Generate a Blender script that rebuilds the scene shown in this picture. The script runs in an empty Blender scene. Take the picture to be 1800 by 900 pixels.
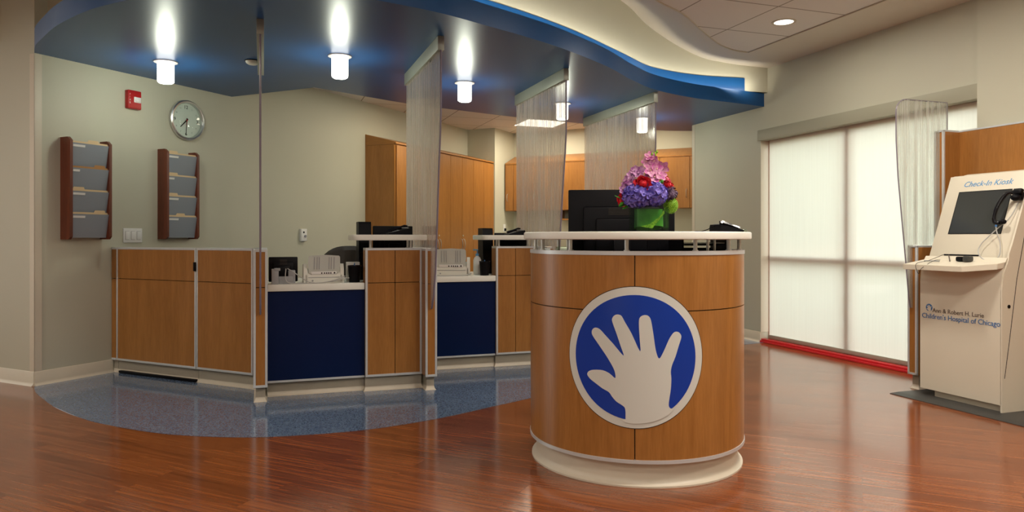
import bpy, bmesh, math, random
from math import sin, cos, pi, radians, sqrt, atan2
from mathutils import Vector, Matrix
random.seed(7)
scene = bpy.context.scene
COL = scene.collection

# ------------------------------------------------------------------ frames
AB = radians(19.06)                      # local x = b, local y = a
CC = radians(-25.94)                     # local x = n, local y = C
KI = radians(-70.94)                     # local x = -a, local y = b
b_ = (cos(AB), sin(AB)); a_ = (-sin(AB), cos(AB))
n_ = (cos(CC), sin(CC)); C_ = (-sin(CC), cos(CC))
def uv(u, v):                            # a/b room coordinates -> world
    return (u*b_[0]+v*a_[0], u*b_[1]+v*a_[1])
def st(s, t):
    return (s*n_[0]+t*C_[0], s*n_[1]+t*C_[1])
def to_uv(p): return (p[0]*b_[0]+p[1]*b_[1], p[0]*a_[0]+p[1]*a_[1])
def to_st(p): return (p[0]*n_[0]+p[1]*n_[1], p[0]*C_[0]+p[1]*C_[1])

# ------------------------------------------------------------------ materials
def new_mat(name):
    m = bpy.data.materials.new(name); m.use_nodes = True
    nt = m.node_tree; nt.nodes.clear()
    out = nt.nodes.new('ShaderNodeOutputMaterial')
    p = nt.nodes.new('ShaderNodeBsdfPrincipled')
    nt.links.new(p.outputs[0], out.inputs[0])
    return m, nt, p, out
def N(nt, t, **kw):
    n = nt.nodes.new(t)
    for k, v in kw.items():
        if k in n.inputs: n.inputs[k].default_value = v
        else: setattr(n, k, v)
    return n
def plain(name, col, rough=.5, metal=0, spec=.5, noise=.0, scale=40, bump=0, trans=0, ior=1.45, coat=0, emit=None, estr=0):
    m, nt, p, out = new_mat(name)
    p.inputs['Base Color'].default_value = (*col, 1)
    p.inputs['Roughness'].default_value = rough
    p.inputs['Metallic'].default_value = metal
    p.inputs['Specular IOR Level'].default_value = spec
    p.inputs['Transmission Weight'].default_value = trans
    p.inputs['IOR'].default_value = ior
    p.inputs['Coat Weight'].default_value = coat
    if emit:
        p.inputs['Emission Color'].default_value = (*emit, 1); p.inputs['Emission Strength'].default_value = estr
    tc = N(nt, 'ShaderNodeTexCoord'); nz = N(nt, 'ShaderNodeTexNoise', Scale=scale, Detail=4.0)
    nt.links.new(tc.outputs['Object'], nz.inputs['Vector'])
    if noise:
        mx = N(nt, 'ShaderNodeMix', data_type='RGBA')
        mx.inputs[6].default_value = tuple(c*(1-noise) for c in col)+(1,)
        mx.inputs[7].default_value = tuple(min(1, c*(1+noise)) for c in col)+(1,)
        nt.links.new(nz.outputs[0], mx.inputs[0]); nt.links.new(mx.outputs[2], p.inputs['Base Color'])
    if bump:
        bp = N(nt, 'ShaderNodeBump', Strength=bump, Distance=.002)
        nt.links.new(nz.outputs[0], bp.inputs['Height']); nt.links.new(bp.outputs[0], p.inputs['Normal'])
    return m
def wood(name, dark, light, axis='z', rough=.35, scale=1.0, coat=.0):
    m, nt, p, out = new_mat(name)
    tc = N(nt, 'ShaderNodeTexCoord')
    mp = N(nt, 'ShaderNodeMapping')
    s = {'z': (9, 9, .7), 'x': (.7, 9, 9), 'y': (9, .7, 9)}[axis]
    mp.inputs['Scale'].default_value = tuple(k*scale for k in s)
    nt.links.new(tc.outputs['Object'], mp.inputs[0])
    n1 = N(nt, 'ShaderNodeTexNoise', Scale=1.2, Detail=6.0, Roughness=.6, Distortion=1.2)
    n2 = N(nt, 'ShaderNodeTexNoise', Scale=14.0, Detail=3.0, Roughness=.6)
    nt.links.new(mp.outputs[0], n1.inputs['Vector']); nt.links.new(mp.outputs[0], n2.inputs['Vector'])
    ad = N(nt, 'ShaderNodeMath', operation='MULTIPLY_ADD'); ad.inputs[1].default_value = .45
    ml = N(nt, 'ShaderNodeMath', operation='MULTIPLY'); ml.inputs[1].default_value = .6
    nt.links.new(n1.outputs[0], ml.inputs[0])
    nt.links.new(n2.outputs[0], ad.inputs[0]); nt.links.new(ml.outputs[0], ad.inputs[2])
    cr = N(nt, 'ShaderNodeValToRGB')
    cr.color_ramp.elements[0].position = .36; cr.color_ramp.elements[0].color = (*dark, 1)
    cr.color_ramp.elements[1].position = .66; cr.color_ramp.elements[1].color = (*light, 1)
    nt.links.new(ad.outputs[0], cr.inputs[0]); nt.links.new(cr.outputs[0], p.inputs['Base Color'])
    p.inputs['Roughness'].default_value = rough; p.inputs['Coat Weight'].default_value = coat
    return m

M = {}
M['maple'] = wood('maple_laminate', (.29, .116, .023), (.41, .178, .042), rough=.33)
M['maple_h'] = wood('maple_laminate_flat', (.29, .116, .023), (.41, .178, .042), axis='y', rough=.33)
M['cherry'] = wood('dark_cherry', (.075, .016, .006), (.16, .036, .013), rough=.35)
M['core'] = plain('dark_reveal', (.02, .012, .008), .8)
M['alu'] = plain('brushed_aluminium', (.66, .69, .70), .38, .35, noise=.05, scale=60)
M['header'] = plain('sage_metal', (.36, .38, .32), .45, .3)
M['satin'] = plain('satin_steel', (.66, .66, .64), .28, .9)
M['paint'] = plain('cream_wall_paint', (.545, .535, .42), .55, noise=.02, scale=3, bump=.05)
M['trim'] = plain('cream_vinyl_base', (.66, .60, .48), .38, noise=.02)
M['canopy'] = plain('blue_satin_paint', (.008, .072, .225), .33, noise=.05, scale=2, bump=.0, spec=.38)
M['drywall'] = plain('ceiling_paint', (.66, .60, .50), .7, noise=.01)
M['navy'] = plain('navy_laminate', (.001, .010, .056), .3, spec=.25, noise=.06, scale=5)
M['solid'] = plain('white_solid_surface', (.84, .85, .77), .32, noise=.03, scale=300)
M['black'] = plain('black_plastic', (.0045, .0045, .006), .42, spec=.15)
M['black_g'] = plain('black_gloss', (.005, .005, .007), .15)
M['grey'] = plain('grey_plastic', (.33, .34, .35), .4)
M['rackgrey'] = plain('grey_file_pocket', (.27, .30, .34), .38)
M['offwhite'] = plain('offwhite_plastic', (.74, .74, .66), .4)
M['chute'] = plain('pale_grey_plastic', (.60, .63, .58), .35)
M['white'] = plain('white_plastic', (.80, .80, .77), .35)
M['manila'] = plain('manila_card', (.78, .60, .36), .7, noise=.03)
M['brownfolder'] = plain('brown_card', (.50, .26, .10), .7, noise=.03)
M['red'] = plain('red_plastic', (.42, .012, .012), .3)
M['redtape'] = plain('red_vinyl_tape', (.72, .03, .04), .25, noise=.08, scale=30)
M['kiosk'] = plain('kiosk_cream_powdercoat', (.72, .67, .54), .42, noise=.01, scale=200)
M['screen'] = plain('dark_screen_glass', (.045, .05, .05), .12)
M['mat'] = plain('charcoal_rubber', (.045, .045, .042), .45, noise=.1, scale=80, bump=.1)
M['emblue'] = plain('emblem_blue', (.006, .045, .36), .3)
M['emwhite'] = plain('emblem_white', (.66, .68, .63), .35)
M['textblue'] = plain('lettering_blue', (.03, .16, .42), .4)
M['textsky'] = plain('lettering_sky_blue', (.12, .36, .66), .4)
M['textbrown'] = plain('lettering_brown', (.10, .07, .06), .4)
M['chair'] = plain('chair_dark_vinyl', (.035, .028, .022), .5, noise=.1)
M['cable'] = plain('grey_cable', (.45, .45, .43), .4)
M['lamp'] = plain('lit_lamp_glass', (.9, .9, .9), .3, emit=(1, .98, .90), estr=4)
M['troffer'] = plain('lit_ceiling_panel', (.9, .9, .9), .4, emit=(1, .93, .80), estr=4)
M['lens'] = plain('lit_downlight_lens', (.9, .9, .9), .3, emit=(1, .95, .88), estr=3.0)
M['winframe'] = plain('window_frame_redbrown', (.70, .34, .26), .5)
M['ceilingtrim'] = plain('ceiling_trim', (.55, .49, .38), .4)
M['shadetrim'] = plain('valance_sage', (.36, .35, .26), .5)
M['hem'] = plain('shade_hem_bar', (.42, .40, .32), .5)
M['grass'] = plain('grass', (.10, .16, .05), .9, noise=.4, scale=4)
M['bush'] = plain('bush_leaves', (.05, .10, .04), .8, noise=.4, scale=9)

def thin_fresnel(nt):
    lw = N(nt, 'ShaderNodeLayerWeight', Blend=.5)
    pw = N(nt, 'ShaderNodeMath', operation='POWER'); pw.inputs[1].default_value = 4
    ma = N(nt, 'ShaderNodeMath', operation='MULTIPLY_ADD'); ma.inputs[1].default_value = .75; ma.inputs[2].default_value = .035
    nt.links.new(lw.outputs['Facing'], pw.inputs[0]); nt.links.new(pw.outputs[0], ma.inputs[0])
    return ma
def glassmat(name, col=(.97, 1, .98), rough=0, tint=.9):
    m, nt, p, out = new_mat(name)
    nt.nodes.remove(p)
    tr = N(nt, 'ShaderNodeBsdfTransparent'); tr.inputs[0].default_value = tuple(c*tint for c in col)+(1,)
    gl = N(nt, 'ShaderNodeBsdfGlossy'); gl.inputs['Roughness'].default_value = rough
    fr = thin_fresnel(nt)
    mx = N(nt, 'ShaderNodeMixShader')
    nt.links.new(fr.outputs[0], mx.inputs[0]); nt.links.new(tr.outputs[0], mx.inputs[1]); nt.links.new(gl.outputs[0], mx.inputs[2])
    nt.links.new(mx.outputs[0], out.inputs[0])
    return m
M['glass'] = glassmat('clear_glass')
M['vaseglass'] = glassmat('vase_glass', (.93, 1, .95), .02, .93)

# roller shade fabric: translucent weave with a little see-through
def shade():
    m, nt, p, out = new_mat('translucent_roller_shade'); nt.nodes.remove(p)
    tc = N(nt, 'ShaderNodeTexCoord')
    mp = N(nt, 'ShaderNodeMapping'); mp.inputs['Scale'].default_value = (60, 60, 1.2)
    nt.links.new(tc.outputs['Object'], mp.inputs[0])
    nz = N(nt, 'ShaderNodeTexNoise', Scale=1.0, Detail=3.0); nt.links.new(mp.outputs[0], nz.inputs['Vector'])
    cr = N(nt, 'ShaderNodeValToRGB')
    cr.color_ramp.elements[0].color = (.80, .80, .75, 1); cr.color_ramp.elements[1].color = (.87, .88, .82, 1)
    nt.links.new(nz.outputs[0], cr.inputs[0])
    tl = N(nt, 'ShaderNodeBsdfTranslucent'); nt.links.new(cr.outputs[0], tl.inputs[0])
    tr = N(nt, 'ShaderNodeBsdfTransparent'); tr.inputs[0].default_value = (1, 1, .97, 1)
    df = N(nt, 'ShaderNodeBsdfDiffuse'); nt.links.new(cr.outputs[0], df.inputs[0])
    m1 = N(nt, 'ShaderNodeMixShader'); m1.inputs[0].default_value = .22
    nt.links.new(tl.outputs[0], m1.inputs[1]); nt.links.new(df.outputs[0], m1.inputs[2])
    m2 = N(nt, 'ShaderNodeMixShader'); m2.inputs[0].default_value = .17
    nt.links.new(m1.outputs[0], m2.inputs[1]); nt.links.new(tr.outputs[0], m2.inputs[2])
    nt.links.new(m2.outputs[0], out.inputs[0])
    return m
M['shade'] = shade()

# clear resin panel with vertical strands cast inside
def resin(name, strand=(.60, .57, .54), body=(.86, .84, .86), lo=.10, hi=.62, scale=95):
    m, nt, p, out = new_mat(name); nt.nodes.remove(p)
    tc = N(nt, 'ShaderNodeTexCoord')
    mp = N(nt, 'ShaderNodeMapping'); mp.inputs['Scale'].default_value = (1, scale, .55)
    nt.links.new(tc.outputs['Object'], mp.inputs[0])
    nz = N(nt, 'ShaderNodeTexNoise', Scale=1.0, Detail=2.5, Roughness=.65); nt.links.new(mp.outputs[0], nz.inputs['Vector'])
    cr = N(nt, 'ShaderNodeValToRGB')
    cr.color_ramp.elements[0].position = .40; cr.color_ramp.elements[0].color = (lo, lo, lo, 1)
    cr.color_ramp.elements[1].position = .66; cr.color_ramp.elements[1].color = (hi, hi, hi, 1)
    nt.links.new(nz.outputs[0], cr.inputs[0])
    tr = N(nt, 'ShaderNodeBsdfTransparent'); tr.inputs[0].default_value = (*body, 1)
    df = N(nt, 'ShaderNodeBsdfDiffuse'); df.inputs[0].default_value = (*strand, 1)
    tl = N(nt, 'ShaderNodeBsdfTranslucent'); tl.inputs[0].default_value = (*strand, 1)
    m0 = N(nt, 'ShaderNodeMixShader'); m0.inputs[0].default_value = .5
    nt.links.new(df.outputs[0], m0.inputs[1]); nt.links.new(tl.outputs[0], m0.inputs[2])
    m1 = N(nt, 'ShaderNodeMixShader'); nt.links.new(cr.outputs[0], m1.inputs[0])
    nt.links.new(tr.outputs[0], m1.inputs[1]); nt.links.new(m0.outputs[0], m1.inputs[2])
    bp = N(nt, 'ShaderNodeBump', Strength=.35, Distance=.004); nt.links.new(nz.outputs[0], bp.inputs['Height'])
    gl = N(nt, 'ShaderNodeBsdfGlossy'); gl.inputs['Roughness'].default_value = .12
    nt.links.new(bp.outputs[0], gl.inputs['Normal'])
    fr = thin_fresnel(nt)
    m2 = N(nt, 'ShaderNodeMixShader'); nt.links.new(fr.outputs[0], m2.inputs[0])
    nt.links.new(m1.outputs[0], m2.inputs[1]); nt.links.new(gl.outputs[0], m2.inputs[2])
    nt.links.new(m2.outputs[0], out.inputs[0])
    return m
M['resin'] = resin('strand_resin', (.70, .63, .58), (.92, .90, .88), .10, .90, 60)
M['resinclear'] = resin('clear_strand_resin', (.80, .80, .74), (.93, .94, .92), .02, .62, 48)
M['resinedge'] = plain('polished_resin_edge', (.22, .19, .24), .2)

# wood plank floor
def plankfloor():
    m, nt, p, out = new_mat('plank_floor')
    tc = N(nt, 'ShaderNodeTexCoord')
    mp = N(nt, 'ShaderNodeMapping'); mp.inputs['Rotation'].default_value = (0, 0, -CC)
    nt.links.new(tc.outputs['Object'], mp.inputs[0])
    br = N(nt, 'ShaderNodeTexBrick', offset=.37, squash=1.0)
    br.inputs['Scale'].default_value = 1.0
    br.inputs['Brick Width'].default_value = .92; br.inputs['Row Height'].default_value = .102
    br.inputs['Mortar Size'].default_value = .0012; br.inputs['Mortar Smooth'].default_value = .3
    br.inputs['Color1'].default_value = (0, 0, 0, 1); br.inputs['Color2'].default_value = (1, 1, 1, 1)
    br.inputs['Mortar'].default_value = (.5, .5, .5, 1)
    nt.links.new(mp.outputs[0], br.inputs['Vector'])
    mg = N(nt, 'ShaderNodeMapping'); mg.inputs['Scale'].default_value = (2.2, 60, 1)
    nt.links.new(mp.outputs[0], mg.inputs[0])
    ad0 = N(nt, 'ShaderNodeVectorMath', operation='ADD')
    nt.links.new(mg.outputs[0], ad0.inputs[0])
    sc = N(nt, 'ShaderNodeVectorMath', operation='SCALE'); sc.inputs['Scale'].default_value = 9
    nt.links.new(br.outputs['Color'], sc.inputs[0]); nt.links.new(sc.outputs[0], ad0.inputs[1])
    g1 = N(nt, 'ShaderNodeTexNoise', Scale=1.0, Detail=6.0, Roughness=.62, Distortion=.6); nt.links.new(ad0.outputs[0], g1.inputs['Vector'])
    cr = N(nt, 'ShaderNodeValToRGB')
    e = cr.color_ramp.elements
    e[0].position = .26; e[0].color = (.105, .027, .009, 1)
    e[1].position = .76; e[1].color = (.36, .112, .032, 1)
    e2 = e.new(.5); e2.color = (.215, .058, .017, 1)
    mxv = N(nt, 'ShaderNodeMath', operation='MULTIPLY_ADD'); mxv.inputs[1].default_value = .16
    sub = N(nt, 'ShaderNodeMath', operation='SUBTRACT'); sub.inputs[1].default_value = .08
    nt.links.new(br.outputs['Color'], mxv.inputs[0]); nt.links.new(g1.outputs[0], sub.inputs[0]); nt.links.new(sub.outputs[0], mxv.inputs[2])
    nt.links.new(mxv.outputs[0], cr.inputs[0])
    mm = N(nt, 'ShaderNodeMix', data_type='RGBA'); mm.inputs[7].default_value = (.10, .028, .012, 1)
    ms = N(nt, 'ShaderNodeMath', operation='MULTIPLY'); ms.inputs[1].default_value = .45
    nt.links.new(br.outputs['Fac'], ms.inputs[0])
    nt.links.new(ms.outputs[0], mm.inputs[0]); nt.links.new(cr.outputs[0], mm.inputs[6]); nt.links.new(mm.outputs[2], p.inputs['Base Color'])
    p.inputs['Roughness'].default_value = .14
    p.inputs['IOR'].default_value = 1.8
    bp = N(nt, 'ShaderNodeBump', Strength=.07, Distance=.003)
    hb = N(nt, 'ShaderNodeTexNoise', Scale=1.0, Detail=3.0); mh = N(nt, 'ShaderNodeMapping'); mh.inputs['Scale'].default_value = (6, 55, 1)
    nt.links.new(mp.outputs[0], mh.inputs[0]); nt.links.new(mh.outputs[0], hb.inputs['Vector'])
    nt.links.new(hb.outputs[0], bp.inputs['Height']); nt.links.new(bp.outputs[0], p.inputs['Normal'])
    return m
M['floor'] = plankfloor()
def inlay():
    m, nt, p, out = new_mat('blue_speckled_sheet')
    tc = N(nt, 'ShaderNodeTexCoord')
    v = N(nt, 'ShaderNodeTexVoronoi', Scale=170.0); nt.links.new(tc.outputs['Object'], v.inputs['Vector'])
    bw = N(nt, 'ShaderNodeRGBToBW'); nt.links.new(v.outputs['Color'], bw.inputs[0])
    cr = N(nt, 'ShaderNodeValToRGB'); e = cr.color_ramp.elements
    e[0].position = .25; e[0].color = (.07, .11, .20, 1); e[1].position = .8; e[1].color = (.19, .26, .36, 1)
    nt.links.new(bw.outputs[0], cr.inputs[0]); nt.links.new(cr.outputs[0], p.inputs['Base Color'])
    p.inputs['Roughness'].default_value = .10; p.inputs['Specular IOR Level'].default_value = .8
    return m
M['inlay'] = inlay()
def tiles():
    m, nt, p, out = new_mat('acoustic_ceiling_tile')
    tc = N(nt, 'ShaderNodeTexCoord'); br = N(nt, 'ShaderNodeTexBrick', offset=0.0)
    br.inputs['Scale'].default_value = 1.0; br.inputs['Brick Width'].default_value = .61; br.inputs['Row Height'].default_value = .61
    br.inputs['Mortar Size'].default_value = .006; br.inputs['Mortar Smooth'].default_value = 0
    br.inputs['Color1'].default_value = (.74, .69, .63, 1); br.inputs['Color2'].default_value = (.73, .675, .615, 1); br.inputs['Mortar'].default_value = (.30, .25, .20, 1)
    nt.links.new(tc.outputs['Object'], br.inputs['Vector']); nt.links.new(br.outputs['Color'], p.inputs['Base Color'])
    nz = N(nt, 'ShaderNodeTexNoise', Scale=180.0); nt.links.new(tc.outputs['Object'], nz.inputs['Vector'])
    bp = N(nt, 'ShaderNodeBump', Strength=.2, Distance=.002); nt.links.new(nz.outputs[0], bp.inputs['Height']); nt.links.new(bp.outputs[0], p.inputs['Normal'])
    p.inputs['Roughness'].default_value = .85
    return m
M['tile'] = tiles()
def petal(name, c0, c1, scale=30):
    m, nt, p, out = new_mat(name)
    tc = N(nt, 'ShaderNodeTexCoord'); nz = N(nt, 'ShaderNodeTexNoise', Scale=float(scale), Detail=3.0); nt.links.new(tc.outputs['Object'], nz.inputs['Vector'])
    cr = N(nt, 'ShaderNodeValToRGB'); e = cr.color_ramp.elements
    e[0].position = .38; e[0].color = (*c0, 1); e[1].position = .62; e[1].color = (*c1, 1)
    nt.links.new(nz.outputs[0], cr.inputs[0]); nt.links.new(cr.outputs[0], p.inputs['Base Color'])
    p.inputs['Roughness'].default_value = .55; p.inputs['Subsurface Weight'].default_value = .0
    return m
M['hyd'] = petal('hydrangea_petals', (.05, .035, .36), (.27, .21, .70), 60)
M['rose'] = petal('rose_petals', (.42, .002, .012), (.72, .012, .03), 40)
M['orchid'] = petal('orchid_petals', (.52, .09, .36), (.80, .42, .58), 70)
M['alst'] = petal('lily_petals', (.30, .07, .28), (.66, .36, .60), 80)
M['pom'] = petal('green_pompon', (.14, .34, .01), (.34, .60, .03), 200)
M['scab'] = petal('dusky_petals', (.06, .03, .08), (.20, .13, .22), 120)
M['leaf'] = petal('leaf_green', (.02, .16, .01), (.07, .34, .02), 12)
M['coral'] = petal('coral_petals', (.62, .05, .10), (.85, .22, .28), 60)

# ------------------------------------------------------------------ mesh builder
class MB:
    def __init__(s): s.bm = bmesh.new()
    def _f(s, vs, mat=0, sm=False):
        try:
            f = s.bm.faces.new(vs); f.material_index = mat; f.smooth = sm; return f
        except ValueError: return None
    def box(s, x0, x1, y0, y1, z0, z1, mat=0, bev=0, seg=2):
        v = [s.bm.verts.new(p) for p in ((x0,y0,z0),(x1,y0,z0),(x1,y1,z0),(x0,y1,z0),(x0,y0,z1),(x1,y0,z1),(x1,y1,z1),(x0,y1,z1))]
        fs = [s._f([v[i] for i in q], mat) for q in ((3,2,1,0),(4,5,6,7),(0,1,5,4),(1,2,6,5),(2,3,7,6),(3,0,4,7))]
        if bev:
            es = list({e for f in fs for e in f.edges})
            r = bmesh.ops.bevel(s.bm, geom=es, offset=bev, segments=seg, affect='EDGES', profile=.5)
            for f in r['faces']: f.material_index = mat; f.smooth = True
        return s
    def prism(s, pts, lo, hi, mat=0, fn=None, sm=False):
        """pts: closed 2d outline; fn(p, h) -> 3d"""
        fn = fn or (lambda p, h: (p[0], p[1], h))
        A = [s.bm.verts.new(fn(p, lo)) for p in pts]; B = [s.bm.verts.new(fn(p, hi)) for p in pts]
        s._f(A[::-1], mat); s._f(B, mat)
        n = len(pts)
        for i in range(n): s._f([A[i], A[(i+1) % n], B[(i+1) % n], B[i]], mat, sm)
        return s
    def cyl(s, c, r, h0, h1, seg=20, axis='z', mat=0, r2=None, caps=True):
        r2 = r if r2 is None else r2
        def P(ang, rr, h):
            x, y = rr*cos(ang), rr*sin(ang)
            return {'z': (c[0]+x, c[1]+y, h), 'y': (c[0]+x, h, c[1]+y), 'x': (h, c[0]+x, c[1]+y)}[axis]
        A = [s.bm.verts.new(P(2*pi*i/seg, r, h0)) for i in range(seg)]
        B = [s.bm.verts.new(P(2*pi*i/seg, r2, h1)) for i in range(seg)]
        for i in range(seg): s._f([A[i], A[(i+1) % seg], B[(i+1) % seg], B[i]], mat, True)
        if caps: s._f(A[::-1], mat); s._f(B, mat)
        return s
    def lathe(s, prof, c=(0, 0), seg=32, a0=0, a1=2*pi, mat=0, close=False, zc=0):
        full = abs(a1-a0-2*pi) < 1e-6; n = seg if full else seg+1
        rings = []
        for (r, z) in prof:
            rings.append([s.bm.verts.new((c[0]+r*sin(a0+(a1-a0)*i/seg), c[1]-r*cos(a0+(a1-a0)*i/seg), z+zc)) for i in range(n)])
        m = len(prof)
        for k in range(m if close else m-1):
            R0, R1 = rings[k], rings[(k+1) % m]
            for i in range(seg):
                s._f([R0[i], R0[(i+1) % n], R1[(i+1) % n], R1[i]], mat, True)
        if close and not full:
            s._f([rg[0] for rg in rings], mat); s._f([rg[-1] for rg in rings][::-1], mat)
        return s
    def tube(s, pts, r, seg=8, mat=0, radii=None):
        pts = [Vector(p) for p in pts]; rings = []; up = Vector((0, 0, 1)); prev = None
        for i, p in enumerate(pts):
            t = (pts[min(i+1, len(pts)-1)]-pts[max(i-1, 0)]).normalized()
            if prev is None: x = t.cross(up if abs(t.z) < .95 else Vector((1, 0, 0))).normalized()
            else: x = (prev-t*prev.dot(t)).normalized()
            prev = x; y = t.cross(x); rr = radii[i] if radii else r
            rings.append([s.bm.verts.new(p+x*rr*cos(2*pi*k/seg)+y*rr*sin(2*pi*k/seg)) for k in range(seg)])
        for A, B in zip(rings, rings[1:]):
            for k in range(seg): s._f([A[k], A[(k+1) % seg], B[(k+1) % seg], B[k]], mat, True)
        s._f(rings[0][::-1], mat); s._f(rings[-1], mat)
        return s
    def ball(s, c, r, mat=0, sub=2, sc=(1, 1, 1)):
        g = bmesh.ops.create_icosphere(s.bm, subdivisions=sub, radius=r)
        for v in g['verts']: v.co = Vector(c)+Vector((v.co.x*sc[0], v.co.y*sc[1], v.co.z*sc[2]))
        for f in {f for v in g['verts'] for f in v.link_faces}: f.material_index = mat; f.smooth = True
        return s
    def quad(s, ps, mat=0, sm=False): s._f([s.bm.verts.new(p) for p in ps], mat, sm); return s
    def xform(s, mtx): bmesh.ops.transform(s.bm, matrix=mtx, verts=s.bm.verts); return s
    def build(s, name, mat, parent=None, loc=(0, 0, 0), rz=0, recalc=True, sharp=True, **tags):
        if recalc: bmesh.ops.recalc_face_normals(s.bm, faces=s.bm.faces)
        me = bpy.data.meshes.new(name); s.bm.to_mesh(me); s.bm.free()
        for m in (mat if isinstance(mat, (list, tuple)) else [mat]): me.materials.append(M[m] if isinstance(m, str) else m)
        if sharp: me.set_sharp_from_angle(angle=radians(40))
        o = bpy.data.objects.new(name, me); COL.objects.link(o)
        o.parent = parent; o.location = loc; o.rotation_euler = (0, 0, rz)
        for k, v in tags.items():
            if v: o[k] = v
        return o
def thing(name, label, cat, loc, rz=0, group=None):
    o = bpy.data.objects.new(name, None); COL.objects.link(o); o.empty_display_size = .1
    o.location = loc if len(loc) == 3 else (loc[0], loc[1], 0); o.rotation_euler = (0, 0, rz)
    o['label'] = label; o['category'] = cat
    if group: o['group'] = group
    return o
def struct(mb, name, mat, loc=(0, 0, 0), rz=0, **k):
    return mb.build(name, mat, None, loc, rz, kind='structure', **k)
def copy_tree(o, parent=None):
    c = o.copy(); COL.objects.link(c); c.parent = parent
    for ch in list(o.children): copy_tree(ch, c)
    return c
def spline(P, n=8):
    out = []
    for i in range(len(P)-1):
        p0, p1, p2, p3 = P[max(i-1, 0)], P[i], P[i+1], P[min(i+2, len(P)-1)]
        for k in range(n):
            t = k/n
            out.append(tuple(.5*((2*p1[j])+(-p0[j]+p2[j])*t+(2*p0[j]-5*p1[j]+4*p2[j]-p3[j])*t*t+(-p0[j]+3*p1[j]-3*p2[j]+p3[j])*t**3) for j in range(len(p1))))
    out.append(tuple(P[-1])); return out
def text_mesh(name, body, size, mat, parent, mtx, italic=0, ext=.0008, spacing=1.0, **tags):
    cu = bpy.data.curves.new(name, 'FONT'); cu.body = body; cu.size = size; cu.extrude = ext; cu.shear = italic
    cu.space_character = spacing; cu.resolution_u = 3
    ob = bpy.data.objects.new(name+'_tmp', cu); COL.objects.link(ob)
    dg = bpy.context.evaluated_depsgraph_get(); dg.update()
    me = bpy.data.meshes.new_from_object(ob.evaluated_get(dg)); bpy.data.objects.remove(ob); bpy.data.curves.remove(cu)
    me.transform(mtx); me.materials.clear(); me.materials.append(M[mat])
    o = bpy.data.objects.new(name, me); COL.objects.link(o); o.parent = parent
    for k, v in tags.items(): o[k] = v
    return o
UPRIGHT = Matrix.Rotation(pi/2, 4, 'X')          # text lying in xy -> standing in xz, facing -y

# ------------------------------------------------------------------ room shell
Kp = (-3.345, 5.04)
S_K, T_K = to_st(Kp)
UW = 4.68
HC, FT, UT, ZC, ZO = 2.335, .13, .125, 2.70, 2.62

F_pts = [Kp, (-3.22, 4.86), (-3.04, 4.66), (-2.776, 4.39), (-2.44, 4.117), (-2.199, 3.974), (-1.895, 3.835), (-1.639, 3.77), (-1.395, 3.75), (-1.192, 3.77),
         (-.912, 3.847), (-.703, 3.945), (-.41, 4.15), (-.12, 4.43), (.13, 4.68), (.38, 4.97), (.717, 5.44), (.979, 5.90), (1.262, 6.31), (1.668, 6.66), (2.081, 6.89), (2.49, 7.115)]
FC = spline(F_pts, 6)
# floor
mb = MB(); mb.box(-9, 9, -6, 16, -.1, 0); struct(mb, 'floor', 'floor')
mb = MB(); mb.prism(FC+[uv(4.68, 7.17), uv(6.4, 7.2), uv(6.4, 11.2), st(-4.9, 9.85), st(S_K, 9.3)], .0003, .0012); struct(mb, 'floor', 'inlay')

# walls (solid slabs)
def wall_uv(name, u0, u1, v0, v1, z0, z1, mat='paint'):
    o = uv(u0, v0); mb = MB(); mb.box(0, u1-u0, 0, v1-v0, z0, z1); return struct(mb, name, mat, (*o, 0), AB)
def wall_st(name, s0, s1, t0, t1, z0, z1, mat='paint'):
    o = st(s0, t0); mb = MB(); mb.box(0, s1-s0, 0, t1-t0, z0, z1); return struct(mb, name, mat, (*o, 0), CC)
HW = 3.4
wall_st('wall_left', S_K-.25, S_K, T_K+.25, 12.0, 0, HW)
wall_st('wall_left_pier', S_K-5.2, S_K, T_K, T_K+.25, 0, HW)
wall_st('wall_back_return', S_K-.2, -4.764, 9.226, 9.852, 0, HW)
wall_st('wall_back', -4.764, -.45, 9.852, 10.05, 0, HW)
wall_uv('wall_right_pier', UW, UW+.22, 5.964, 7.17, 0, HW)
wall_uv('wall_office_right', UW+.22, 6.6, 6.95, 7.17, 0, HW)
wall_uv('wall_office_side', 6.5, 6.7, 7.17, 12.5, 0, HW)
wall_uv('wall_window_head', UW, UW+.22, 3.642, 5.964, 2.02, HW)
wall_uv('wall_window_near', UW-.03, UW+.22, -5.0, 3.642, 0, HW)
# rear and left lobby walls behind the camera
wall_uv('wall_rear', -7.5, UW, -5.2, -5.0, 0, HW)
wall_uv('wall_lobby_left', -7.7, -7.5, -5.2, 9.5, 0, HW)
# corner guards
mb = MB(); mb.box(-.05, .003, -.003, 0, .1, 2.33); mb.box(0, .003, -.003, .05, .1, 2.33); struct(mb, 'trim_1', 'trim', (*Kp, 0), CC)
mb = MB(); mb.box(-.003, 0, -.05, .003, .1, 2.33); mb.box(-.003, .05, 0, .003, .1, 2.33); struct(mb, 'trim_2', 'trim', (*uv(UW, 7.17), 0), AB)
# baseboards with a cove toe
def base_profile(L, o, rz, name, h=.1, t=.006):
    prof = [(0, 0), (-.022, 0), (-.020, .004), (-.010, .012), (-t, .024), (-t, h-.004), (-t+.003, h), (0, h)]
    mb = MB(); mb.prism(prof, 0, L, fn=lambda p, hh: (hh, p[0], p[1])); struct(mb, name, 'trim', (*o, 0), rz)
base_profile(5.2, st(S_K-5.2, T_K), CC, 'baseboard_left_pier')
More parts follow.
